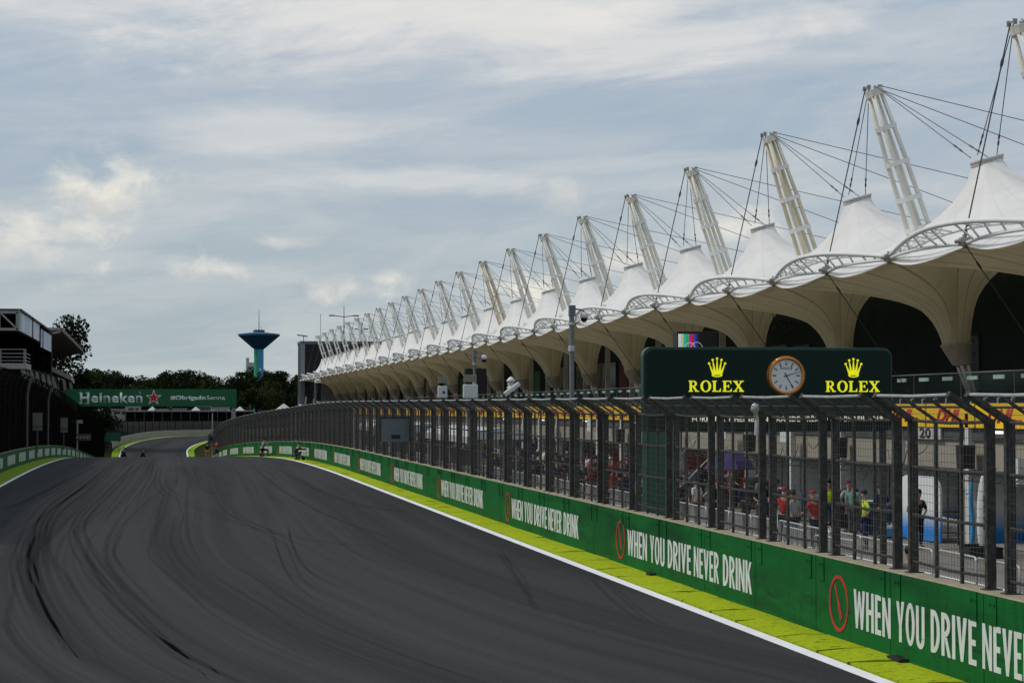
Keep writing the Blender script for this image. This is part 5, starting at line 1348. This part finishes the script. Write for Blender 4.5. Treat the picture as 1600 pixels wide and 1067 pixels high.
# ------------------------------------------------------------------ left side: dark fence, stand and panels
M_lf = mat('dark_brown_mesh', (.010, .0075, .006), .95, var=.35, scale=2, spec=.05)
M_lp = mat('blue_grey_post', (.10, .105, .12), .5, .2, var=.2)
lf = thing('catch_fence', 'very dark catch fence with inward-curving posts above the left green wall', 'fence', (-7.5, 100, 0))
def lprof(k):   # post profile: straight, then curving over the track
    P = [(0, 0), (0, 2.9)] + [(.55*(1-math.cos(a)), 2.9+1.3*math.sin(a)) for a in [math.pi/2*j/6*.85 for j in range(1, 7)]]
    return P
LPN = lprof(0); a = 50.
while a < 300:
    b = MB(); rows = []
    p = pos(WALLL(a)-.12, a, .9)
    big = a in (122., 146.)
    b.tube([p+Vector((x, 0, z)) for x, z in LPN], .10 if big else .05, 6); wrel(b, 'post', M_lp if big else M_lf, lf)
    a += 4
b = MB()
for x, z in [(0, .05+.14*j) for j in range(21)]+LPN[2:]:
    b.tube([pos(WALLL(q)-.12+x, q, .9+z) for q in frange(50, 300, 6)], .012, 3, cap=False)
for q in frange(50, 300, .55):
    p = pos(WALLL(q)-.12, q, .9); b.tube([p+Vector((x, 0, z)) for x, z in LPN], .012, 3, cap=False)
wrel(b, 'wire_mesh', M_lf, lf)
t = thing('fence_screen', 'dark brown ribbed screen added behind the left catch fence to darken its mesh', 'wall', (-9.4, 100, 0))  # screen added so the mesh in front reads dense and dark
b = MB(); c = MB(); rows = []
for q in frange(50, 330, 3): rows.append([pos(-8.0, q, -1), pos(-8.0, q, 5.2), pos(-9.9, q, 5.2)])
b.grid(rows); wrel(b, 'wall_face', M_lf, t)
for q in frange(50, 330, 1.6): c.box(-8.03, -7.95, q, q+.12, zt(q)-1, zt(q)+5.1)
wrel(c, 'ribs', mat('brown_rib', (.016, .011, .009), .95, spec=.05), t)
for (a, z, w, h, lab) in ((128, 1.65, .62, 1.12, 'left one of two pale signal boards on the dark left fence'), (165, 1.0, .62, 1.2, 'right one of two pale signal boards on the dark left fence')):
    t = thing('signal_board', lab, 'signal board', (WALLL(a)+.15, a, z+.0)); b = MB(); b.box(-w/2, w/2, 0, .1, 0, h); b.build('panel', mat('pale_board2', (.16, .16, .14), .6), t, bevel=.02)
    b = MB(); b.box(-w/2-.02, w/2+.02, -.02, 0, h*.22, h*.25); b.box(-w/2-.03, w/2+.03, -.02, .1, h, h+.04); b.build('trim', M_black, t)
    b = MB(); b.tube([(0, .05, -1.4), (0, .05, 0)], .05); b.build('leg', M_lp, t)
# grandstand with boxed roof truss
M_sw = mat('pale_steel', (.30, .28, .26), .6, var=.15); M_bn = mat('bluish_banner', (.42, .46, .60), .5, var=.22, scale=.35, col2=(.62, .64, .66), cscale=.25, lo=.45, hi=.6)
gs = thing('grandstand', 'dark grandstand with boxed truss roof and pale blue banners at the left edge', 'grandstand', (-13, 199, 0))
def gb_(b, name, m, **k): b.v = [(x+13, y-199, z) for x, y, z in b.v]; return b.build(name, m, gs, **k)
b = MB(); b.box(-32, -12.7, 199, 262, 12.35, 12.55); gb_(b, 'roof_sheet', mat('roof_dark', (.05, .05, .048), .7))
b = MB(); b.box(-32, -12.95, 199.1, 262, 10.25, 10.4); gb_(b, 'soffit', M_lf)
b = MB()
for y in (199.0,):
    b.bar((-32, y, 12.2), (-13, y, 12.2), .22, .25); b.bar((-32, y, 10.55), (-13, y, 10.55), .22, .25); b.bar((-13.1, y, 10.5), (-13.1, y, 12.2), .22, .22)
    for k in range(6):
        x = -13.1-3.2*k; b.bar((x, y, 10.6), (x-1.6, y, 12.15), .16, .16); b.bar((x-1.6, y, 12.15), (x-3.2, y, 10.6), .16, .16); b.bar((x-1.6, y, 10.6), (x-1.6, y, 12.1), .05, .05)
gb_(b, 'roof_truss', M_sw)
b = MB(); b.box(-13.02, -12.9, 199, 234, 10.45, 12.45); gb_(b, 'side_banner', M_bn)
b = MB(); b.box(-13.02, -12.9, 199, 201.5, 10.4, 12.47); 
b.v = [(x+.03, y-.05, z) for x, y, z in b.v]; gb_(b, 'banner_edge', mat('grey_green_banner', (.28, .36, .30), .6))
b = MB(); b.box(-13.02, -12.9, 238, 261, 9.9, 12.0); gb_(b, 'side_banner', M_bn)
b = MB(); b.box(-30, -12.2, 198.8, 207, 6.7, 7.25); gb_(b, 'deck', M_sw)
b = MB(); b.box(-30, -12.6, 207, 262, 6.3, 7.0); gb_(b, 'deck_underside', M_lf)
b = MB()
for z in (7.5, 7.85, 8.2, 8.6): b.bar((-30, 198.9, z), (-12.25, 198.9, z), .05, .07)
for x in frange(-30, -12.25, 2.2): b.bar((x, 198.9, 7.2), (x, 198.9, 8.6), .08, .08)
for z in (7.5, 7.85, 8.2): b.bar((-12.25, 199, z), (-12.25, 206, z), .05, .07)
gb_(b, 'railing', M_sw)
for y in (199.5, 204.5, 212, 222, 234, 246, 258):
    b = MB(); b.bar((-11.0, y, 1.0), (-12.6, y, 6.7), .5, .35); gb_(b, 'raking_column', M_sw)
for y in (216, 236, 256):
    b = MB(); b.tube([(-12.6, y, -2), (-12.6, y, 12.4)], .06, 6); gb_(b, 'column', M_lf if y < 250 else M_lint)
b = MB()
for k in range(9): b.box(-14-1.8*k-1.8, -14-1.8*k, 200, 262, 6.9, 7.25+.42*k)
gb_(b, 'seating_tiers', M_lf)
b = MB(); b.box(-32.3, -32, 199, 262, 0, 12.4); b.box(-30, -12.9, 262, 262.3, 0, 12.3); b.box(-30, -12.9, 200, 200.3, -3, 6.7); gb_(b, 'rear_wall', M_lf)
b = MB(); b.box(-18.3, -16.9, 198.7, 198.9, 6.42, 6.55); gb_(b, 'lamp', mat('lit_lamp', (.9, .9, .9), .5, emit=1.5))
g2 = thing('grandstand', 'second stand with a sloping overhanging roof behind the banners on the left', 'grandstand', (-12, 268, 0))
def g2_(b, name, m, **k): b.v = [(x+12, y-268, z) for x, y, z in b.v]; return b.build(name, m, g2, **k)
b = MB(); b.add([(-12.0, 266, 12.7), (-26, 266, 9.7), (-12.0, 345, 12.0), (-26, 345, 9.2), (-12.0, 266, 13.2), (-26, 266, 12.8), (-12.0, 345, 12.5), (-26, 345, 12.1)], [(0,2,3,1), (4,5,7,6), (0,1,5,4), (2,6,7,3), (0,4,6,2), (1,3,7,5)]); g2_(b, 'roof', mat('brown_soffit', (.055, .045, .038), .8, var=.2))
b = MB(); b.bar((-12.0, 265.9, 13.05), (-26, 265.9, 12.9), .3, .35); b.bar((-12.0, 265.9, 12.7), (-26, 265.9, 9.8), .25, .25); g2_(b, 'gable_beam', M_sw)
b = MB(); b.bar((-11.95, 266, 13.0), (-11.95, 345, 12.3), .3, .5); g2_(b, 'fascia', mat('brown_fascia', (.16, .12, .10), .7))
b = MB()
for y in frange(266, 345, 2.6): b.bar((-12.1, y, 12.62-(y-266)*.0089), (-26, y, 9.62-(y-266)*.0065), .12, .2)
g2_(b, 'roof_ribs', mat('rib_pale', (.085, .072, .062), .7))
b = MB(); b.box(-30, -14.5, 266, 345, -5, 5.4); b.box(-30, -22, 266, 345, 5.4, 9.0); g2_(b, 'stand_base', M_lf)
b = MB(); b.add([(-10.4, 262, 6.3), (-13.6, 262, 7.8), (-10.4, 272, 5.9), (-13.6, 272, 7.4), (-10.4, 262, 6.9), (-13.6, 262, 8.4), (-10.4, 272, 6.5), (-13.6, 272, 8.0)], [(0,2,3,1), (4,5,7,6), (0,1,5,4), (2,6,7,3), (0,4,6,2), (1,3,7,5)]); g2_(b, 'cantilever_slab', M_sw)
for y in (268, 290, 312):
    b = MB(); b.bar((-11.2, y, -3), (-12.6, y, 7), .45, .4); g2_(b, 'raking_column', M_sw)

# ------------------------------------------------------------------ gantry over the track
GY = 215
gt = thing('gantry', 'green banner bridge with white lettering and a red star spanning the track', 'gantry', (0, GY, zt(GY)))
M_hg = mat('banner_green', (.006, .115, .040), .6, var=.05, scale=.6)
b = MB(); b.box(-9.15, 8.75, 0, .35, 5.78, 7.60); b.build('banner', M_hg, gt)
b = MB(); b.box(-9.25, 8.85, .36, 1.2, 5.9, 7.5); b.build('bridge_beam', M_lf, gt)
for x in (-8.2, 8.45): b = MB(); b.box(x-.22, x+.22, .45, .9, -.4, 5.9); b.build('leg', M_sw, gt)
M_lw = mat('banner_white', (.78, .82, .80), .6, var=.05)
MG = lambda x, z: frame((x, -.004, z), (1, 0, 0), (0, 0, 1))
# serif wordmark: plain letters with slab feet added
tm = text_mesh('Heineken', 6.5, 1.12, M_lw, .02, .028, 1.12); o = link('lettering', tm, gt); o.matrix_basis = MG(-7.65, 6.12)
b = MB()
for (x, z, w) in ((-7.75, 6.06, .36), (-7.75, 7.18, .36), (-7.05, 6.06, .36), (-7.05, 7.18, .36)): b.box(x, x+w, -.027, -.001, z, z+.07)
b.build('serif', M_lw, gt)
b = MB(); b.tube([(-1.42+.09*math.cos(a), -.012, 7.22+.09*math.sin(a)) for a in [math.pi*k/6 for k in range(12)]], .018, 4, close=True); b.build('registered_mark', M_lw, gt)
def star(R, cx, cz, d0, d1, m, name):
    b = MB(); P = [((R if k % 2 == 0 else R*.40)*math.cos(R_(90+36*k)), (R if k % 2 == 0 else R*.40)*math.sin(R_(90+36*k))) for k in range(10)]
    M = frame((cx, -.002, cz), (1, 0, 0), (0, 0, 1))
    for k in range(10): b.prism([(0, 0), P[k], P[(k+1) % 10]], d0, d1, M)
    b.build(name, m, gt)
star(.88, .02, 6.68, 0, .012, M_lw, 'star_outline'); star(.70, .02, 6.68, .012, .022, M_dred if False else mat('star_red', (.55, .012, .012), .5), 'star')
tm = text_mesh('#Obrigado', 3.75, .60, M_lw, .02, .045, 1.02); o = link('lettering', tm, gt); o.matrix_basis = MG(1.75, 6.32)
tm = text_mesh('Senna', 1.95, .45, M_lw, .02, .012, 1.0); o = link('lettering', tm, gt); o.matrix_basis = MG(5.58, 6.46)

# ------------------------------------------------------------------ far track end
ow = thing('far_wall', 'pale concrete wall around the outside of the far bend', 'wall', (0, 440, zt(440)))
b = MB(); rows = []
for a in frange(372, ARC0+ARCR*math.pi/2+40, 3): rows.append([pos(-7.9, a, -.3), pos(-7.9, a, 1.15), pos(-8.2, a, 1.15), pos(-8.2, a, -.3)])
b.grid(rows); wrel(b, 'wall_face', mat('far_concrete', (.30, .28, .22), .8, var=.12, scale=.5), ow)
ff = thing('far_fence', 'dark catch fence standing behind the pale wall of the far bend', 'fence', (0, 446, zt(440)))
b = MB(); rows = []
for a in frange(330, ARC0+ARCR*math.pi/2+45, 2.5):
    b.tube([pos(-8.6, a, -.2), pos(-8.6, a, 3.6), pos(-8.0, a, 4.2)], .07, 5)
wrel(b, 'posts', M_lf, ff)
b = MB()
for j in range(16): b.tube([pos(-8.6, a, .2+.24*j) for a in frange(330, ARC0+ARCR*math.pi/2+45, 4)], .02, 3, cap=False)
for a in frange(330, ARC0+ARCR*math.pi/2+45, .7): b.tube([pos(-8.6, a, 0), pos(-8.6, a, 3.6)], .018, 3, cap=False)
wrel(b, 'wire_mesh', M_lf, ff)
bank = MB(); rows = []
for a in frange(340, ARC0+ARCR*math.pi/2+110, 5): rows.append([pos(-9.6, a, -.3), pos(-13, a, .5), pos(-20, a, 1.9), pos(-26, a, 2.4), pos(-40, a, 2.4)])
bank.grid(rows); o = bank.build('embankment', mat('bank_soil', (.010, .010, .008), .95, var=.35, scale=.2)); o['kind'] = 'structure'
# stands, tents and huts above the far bend
t = thing('far_stand', 'dark open stand with vertical dividers above the far bend under the green banner', 'grandstand', (2, 446, -4.4))
b = MB(); b.box(-8, 20, 0, 9, 5.9, 6.15); b.build('stand_roof', mat('grey_roof', (.22, .22, .22), .6), t)
b = MB(); b.box(-8, 20, 7, 7.3, -2, 5.9); b.box(-8, 20, 0, 7, 2.2, 2.4); b.build('stand_back', M_lf, t)
for k in range(15): b = MB(); b.box(-8+2*k-.07, -8+2*k+.07, 0, .2, -2, 5.9); b.build('divider', M_lint, t)
b = MB()
for k in range(5): b.box(-26, -9, 0+k*1.1, 1.1+k*1.1, -2, 1.2+k*.7)
b.build('tier', mat('tier_grey', (.05, .055, .06), .8), t)
hr = random.Random(5)
hutm = [mat('hut_white', (.50, .50, .50), .7), mat('hut_cream', (.38, .35, .28), .7), mat('hut_grey', (.26, .26, .28), .7), mat('hut_brown', (.16, .10, .07), .7)]
M_win = mat('hut_window', (.03, .03, .035), .3)
for i in range(15):
    x = -30+i*3.6+hr.uniform(-1, 1); y = 448+hr.uniform(0, 45); w = hr.uniform(1.4, 3.4); h = hr.uniform(.9, 2.4); z = 2.0
    if i % 3 == 2 or x > 22:
        t = thing('marquee', 'small pointed white tent among those beyond the far bend', 'tent', (x, y, z-2.6), 0, 'small white tents beyond the far bend')
        w = min(w, 1.3)*.9
        b = MB(); b.add([(-w, -w, 2.2), (w, -w, 2.2), (w, w, 2.2), (-w, w, 2.2), (0, 0, 2.2+w*.9)], [(0,1,4), (1,2,4), (2,3,4), (3,0,4)]); b.build('tent_roof', hutm[0], t)
        b = MB()
        for sx in (-1, 1):
            for sy in (-1, 1): b.tube([(sx*w*.96, sy*w*.96, -1.5), (sx*w*.96, sy*w*.96, 2.2)], .06, 5)
        b.build('tent_legs', M_galv, t)
    else:
        t = thing('hut', 'small box hut beyond the far bend below the green banner', 'hut', (x, y, z-2.5), 0, 'small huts beyond the far bend')
        b = MB(); b.box(-w, w, -1.5, 1.5, 0, h+1); b.build('hut_wall', hr.choice(hutm), t)
        b = MB(); b.box(-w-.2, w+.2, -1.8, 1.8, h+1, h+1.2); b.build('hut_roof', hutm[2], t)
        b = MB(); b.box(-w*.6, w*.1, -1.55, -1.45, h*.35+1, h*.75+1); b.box(w*.3, w*.7, -1.55, -1.45, h*.3+1, h*.75+1); b.build('window', M_win, t)
# people and scooters past the crest
def scooter(x, y, rz, lab):
    t = thing('scooter', lab, 'scooter', (x, y, zt(y)), R_(rz))
    b = MB(); b.tube([(0, -.5, .45), (0, -.1, .40), (0, .3, .35), (0, .52, .75), (0, .55, .95)], [.13, .16, .10, .10, .06], 8); b.build('scooter_body', M_black, t, smooth=True)
    b = MB(); b.box(-.12, .12, -.45, .15, .52, .62); b.build('seat', M_shoe, t, bevel=.03)
    for q in (-.62, .62): b = MB(); b.tube([(-.05, q, .25), (.05, q, .25)], .25, 18); b.build('wheel', M_shoe, t)
    b = MB(); b.tube([(-.3, .5, .98), (.3, .5, .98)], .02); b.build('handlebar', M_galv, t)
scooter(-3.0, 212, 185, 'black scooter at the left edge line just over the crest, its rider in black'); person('sit', -3.0, 212.1, zt(212), 180, 'rider in black on the left of two scooters over the crest', M_blk2, M_blk2, True, M_blk2)
scooter(-1.07, 216, 175, 'black scooter in mid-track just over the crest, right of the other one'); person('sit', -1.07, 216.1, zt(216), 180, 'rider in black on the right of two scooters over the crest', M_blk2, M_blk2, True, M_blk2)
t = thing('marshal_board', 'small dark green board with pale lettering beside the far track on the left', 'board', (-7.9, 352, zt(352)+1.0))
b = MB(); b.box(-1.6, 2.4, 0, .15, 2.0, 3.5); b.build('board_face', mat('board_green', (.01, .09, .06), .6), t); b = MB(); b.tube([(-1.3, .1, -.2), (-1.3, .1, 2.1)], .08); b.tube([(2.1, .1, -.2), (2.1, .1, 2.1)], .08); b.build('post', M_sw, t)
t = thing('signal_gantry_box', 'cluster of small grey signal lamps on a pole by the left fence before the crest', 'signal lamps', (-7.2, 196, zt(196)))
b = MB(); b.tube([(0, 0, 0), (0, 0, 3.6)], .09); b.build('pole', M_sw, t)
b = MB(); b.box(-.5, .5, -.1, .1, 3.4, 3.75); b.build('upper_box', M_sw, t)
b = MB(); b.box(-.2, 1.3, -.12, .1, 1.75, 2.4); b.build('lamp_bar', M_lint, t)
for k in range(4): b = MB(); b.tube([(.0+.33*k, -.12, 2.08), (.0+.33*k, -.2, 2.08)], .12, 12); b.build('lamp', M_sw, t)
t = thing('start_light', 'grey signal box on a thin pole beside the right-hand fence past the gantry', 'signal lamp', (6.5, 225, zt(225)))
b = MB(); b.tube([(0, 0, 0), (0, 0, 5.4)], .07); b.build('pole', M_sw, t); b = MB(); b.box(-.5, .35, -.15, .15, 2.1, 3.0); b.build('box', M_lp, t, bevel=.03); b = MB(); b.tube([(-.15, -.15, 2.55), (-.15, -.2, 2.55)], .2, 14); b.build('lamp', M_black, t)

# ------------------------------------------------------------------ background: tower, buildings, masts
tw = thing('water_tower', 'blue funnel-topped tower with a green and light blue striped shaft and thin antenna', 'tower', (31.0, 600, -5.4))
M_tb = mat('tower_blue', (.022, .085, .17), .5, var=.08, scale=.3)
b = MB(); b.lathe([(1.45, 32.7), (1.5, 32.9), (2.2, 33.4), (6.25, 36.9), (6.25, 37.35), (2.0, 37.9), (0, 37.9)], n=32, c=(0, 0, -7.9+0)); o = b.build('bowl', M_tb, tw)
b = MB(); b.lathe([(1.7, 30), (1.7, 30.7), (0, 30.7)], n=20); b.build('cap', M_tb, tw)
b = MB(); b.lathe([(1.42, 0), (1.42, 25.0)], n=24); st_ = b.build('shaft', mat('shaft_blue', (.05, .30, .48), .5, var=.1, scale=.2), tw)
b = MB(); rows = [[(1.47*math.cos(a), 1.47*math.sin(a), z) for a in [R_(150+100*k/10) for k in range(11)]] for z in (0, 24.9)]; b.grid(rows); b.build('green_stripe', mat('shaft_green', (.02, .28, .12), .5), tw)
b = MB(); b.prism([(.45*math.cos(k*math.pi/8), .9*math.sin(k*math.pi/8)) for k in range(16)], 0, .05, frame((.35, -1.46, 18.5), (1, .2, 0), (0, 0, 1))); b.build('pale_emblem', mat('pale_blue', (.35, .55, .62), .5), tw)
b = MB(); b.tube([(0, 0, 30.6), (0, 0, 34.5), (0, 0, 37.0)], [.14, .10, .04], 6); b.tube([(.8, .3, 30.6), (.8, .3, 31.8)], .05, 5); b.tube([(-.9, .1, 30.6), (-.9, .1, 31.4)], .05, 5); b.build('antenna', M_lp, tw)
t = thing('apartment_block', 'pale high-rise just left of the blue tower shaft above the trees', 'building', (59.5, 1240, -10))
b = MB(); b.box(-3.1, 3.1, 0, 8, 0, 38.6); b.box(-3.1, -1.4, 0, 8, 38.6, 41.5); b.build('facade', mat('pale_facade', (.42, .43, .42), .7, var=.1), t)
for k in range(11):
    b = MB(); b.box(-2.4, 2.6, -.1, .05, 5+3*k, 6.1+3*k); b.build('window_row', mat('far_window', (.16, .18, .19), .4), t)
t = thing('control_tower', 'dark glass control building at the far end of the white canopies', 'building', (22.4, 308, PIT))
M_cg = mat('painted_reflection_glass', (.02, .024, .026), .6, 0, var=.5, scale=.25, col2=(.11, .125, .14), cscale=.15, lo=.52, hi=.60, spec=.3)  # pale patches in the colour imitate reflections in the glass
b = MB(); b.box(0, 16, 0, 7, 0, 13.8); b.build('glass_block', M_cg, t)
b = MB(); b.box(-.12, 16, -.12, .0, 13.5, 13.95); b.box(-.12, .0, 0, 7, 13.5, 13.95); b.build('parapet', mat('parapet_grey', (.10, .10, .10), .6), t)
b = MB(); b.box(-.1, .55, -.15, -.01, 0, 13.5); b.build('corner_strip', mat('pale_strip', (.16, .18, .20), .4), t)
b = MB(); b.box(.56, 4.3, -.08, -.005, 9.2, 13.3); b.box(4.3, 9, -.09, -.006, 0, 13.3); b.build('dark_panels', mat('dark_panel', (.02, .021, .022), .9), t)
b = MB()
for k in range(4): b.bar((.3+1.2*k, -.6, 1.8), (.75+1.2*k, -.6, 5.4-.3*k), .16, .2)
b.build('white_fins', M_wst, t)
b = MB(); b.tube([(3.0, .5, 13.8), (3.0, .5, 18.2)], .035, 5); b.tube([(.4, .5, 13.8), (.4, .5, 14.8)], .06, 5); b.tube([(-.6, .5, 14.9), (1.0, .5, 14.7)], .10, 5); b.build('antenna', M_lp, t)
def floodlight(x, y, top, lab, w=2.6):
    t = thing('floodlight_mast', lab, 'light mast', (x, y, -3)); h = top+3
    b = MB(); b.tube([(0, 0, 0), (0, 0, h)], [.2, .08], 8); b.build('mast', M_lp, t)
    b = MB(); b.tube([(-w, 0, h-.7), (-w*.4, 0, h-.85), (0, 0, h-1), (w*.4, 0, h-.85), (w, 0, h-.7)], .10, 6); b.tube([(0, 0, h-.6), (0, 0, h+1.4)], .07, 5); b.build('crossarm', M_lp, t)
    for s in (-1, 1): b = MB(); b.box(s*w-.6, s*w+.6, -.3, .3, h-.85, h-.6); b.build('lamp_head', M_lint, t)
floodlight(40, 425, 22.8, 'tall two-armed floodlight mast behind the far white masts')
floodlight(53.5, 520, 23.5, 'thin light mast further right behind the canopies', 1.2)
t = thing('marshal_post', 'low grey cabin with flat pale roof behind the fence under the end of the canopies', 'cabin', (14.6, 176, PIT))
b = MB(); b.box(0, 2.6, 0, 3, 0, 4.4); b.build('cabin_wall', M_lint, t); b = MB(); b.box(-.3, 2.9, -.3, 3.2, 4.41, 4.55); b.build('cabin_roof', M_sw, t); b = MB(); b.box(.3, 2.3, -.03, .0, 2.8, 3.9); b.build('window', M_win, t)
t = thing('lamp_post', 'grey post with a round head left of the low cabin behind the fence', 'lamp post', (13.9, 174, PIT)); b = MB(); b.tube([(0, 0, 0), (0, 0, 6.1)], .10, 8); b.build('pole', M_lp, t); b = MB(); b.lathe([(0, 6.1), (.28, 6.15), (.3, 6.4), (0, 6.5)], (.2, 0, 0), 12); b.build('lamp_head', M_off, t)
# umbrellas / tents left of the canopies, beyond the fence
for i, (x, y, w) in enumerate(((13.2, 206, .75), (21, 290, .7))):
    z = PIT if y < 316 else max(zt(y), -6)
    t = thing('marquee', 'white pointed paddock tent behind the fence left of the canopies', 'tent', (x, y, z), 0, 'white paddock tents behind the fence')
    hh = 2.75-z
    b = MB(); b.add([(-w, -w, hh), (w, -w, hh), (w, w, hh), (-w, w, hh), (0, 0, hh+w*.8)], [(0,1,4), (1,2,4), (2,3,4), (3,0,4)]); b.build('tent_roof', hutm[0], t)
    b = MB()
    for sx in (-1, 1):
        for sy in (-1, 1): b.tube([(sx*w*.96, sy*w*.96, 0), (sx*w*.96, sy*w*.96, hh)], .05, 5)
    b.build('tent_legs', M_galv, t)

# ------------------------------------------------------------------ trees
def leafmat(name, c):
    m = mat(name, c, .9, var=.55, scale=.35, spec=.1); return m
M_lfs = [leafmat('leaves_dark', (.011, .019, .006)), leafmat('leaves_mid', (.019, .030, .008)), leafmat('leaves_olive', (.032, .035, .010))]
M_bark = mat('bark', (.05, .035, .025), .9, var=.3)
def tree_meshes(H, W, n, seed, leaf, crown0=.3):
    r = random.Random(seed); tk = MB(); tk.tube([(0, 0, 0), (r.uniform(-.2, .2), 0, H*.3), (r.uniform(-.5, .5), 0, H*.62)], [H*.03, H*.024, H*.012], 8)
    clumps = []
    for k in range(13):
        a = r.uniform(0, 6.283); q = r.uniform(.1, .85)*W/2; z = H*(crown0+(1-crown0)*r.uniform(.12, .86)); s = r.uniform(.13, .25)*W
        q *= 1-.45*max(0, (z/H-.55)/.45)
        c = Vector((q*math.cos(a), q*math.sin(a), z)); clumps.append((c, s)); tk.tube([(0, 0, H*r.uniform(.25, .5)), c*.6+Vector((0, 0, z*.3)), c], [H*.012, H*.008, H*.004], 5)
    cr = MB()
    for i in range(n):
        c, s = r.choice(clumps); d = Vector((r.gauss(0, 1), r.gauss(0, 1), r.gauss(0, 1))).normalized()*s*(r.random()**.4); d.z *= .62
        p = c+d; u = Vector((r.gauss(0, 1), r.gauss(0, 1), r.gauss(0, .6))).normalized(); v = u.cross(Vector((r.gauss(0, 1), r.gauss(0, 1), r.gauss(0, 1)))).normalized(); l = leaf*r.uniform(.5, 1.3)
        cr.add([p-u*l, p+v*l*.6, p+u*l, p-v*l*.6], [(0, 1, 2, 3)])
    return tk.mesh('trunk', M_bark), cr
TV = []
for s in range(5):
    tk, cr = tree_meshes(13, 11, 1900, 40+s, .36); TV.append((tk, cr.mesh('crown', M_lfs[s % 3])))
def tree(x, y, z, sc, v, lab, group, rz=0, sw=1.):
    t = thing('tree', lab, 'tree', (x, y, z), rz, group); t.scale = (sc*sw, sc*sw, sc)
    link('trunk', TV[v][0], t); link('crown', TV[v][1], t)
tr = random.Random(3)
for row, (d0, y_top, nn) in enumerate(((580, 590, 44), (650, 586, 40), (540, 602, 34))):
    for i in range(nn):
        px = 40+ (600-40)*(i+tr.uniform(-.3, .3))/nn
        d = d0+tr.uniform(-30, 30); s = (px-240)*d/3161; y = (d-.177*s)/.984
        top = 3.36+(630-y_top-tr.uniform(-10, 9)+(7*math.sin(px*.05)))*d/3111
        z0 = zt(y)-.5; sc = (top-z0)/12.6
        if row == 2 and 130 < px < 330: sc *= .8
        tree(s, y, z0, sc, tr.randrange(5), 'dark green tree in the wood along the skyline behind the track', 'trees of the skyline wood', tr.uniform(0, 6.28), tr.uniform(.85, 1.25)/max(1, sc*.85))
tk, cr = tree_meshes(17, 15, 9000, 77, .30, .15); TV.append((tk, cr.mesh('crown', M_lfs[0])))
for (x, y, sc, sw, v, lab) in ((-19.0, 372, 1.50, .72, 5, 'tall loose-crowned tree rising behind the sloping stand roof on the left'), (-15.3, 392, 1.12, .8, 5, 'dark tree at the left end of the green banner bridge'), (-12.5, 400, .80, .9, 5, 'smaller dark tree just right of the tall tree, above the banner bridge'), (-25, 385, 1.0, 1., 5, 'dark tree hidden mostly behind the left stand roof')):
    tree(x, y, -5.5, sc, v, lab, None, x, sw)
# far ridge of hills under the skyline wood
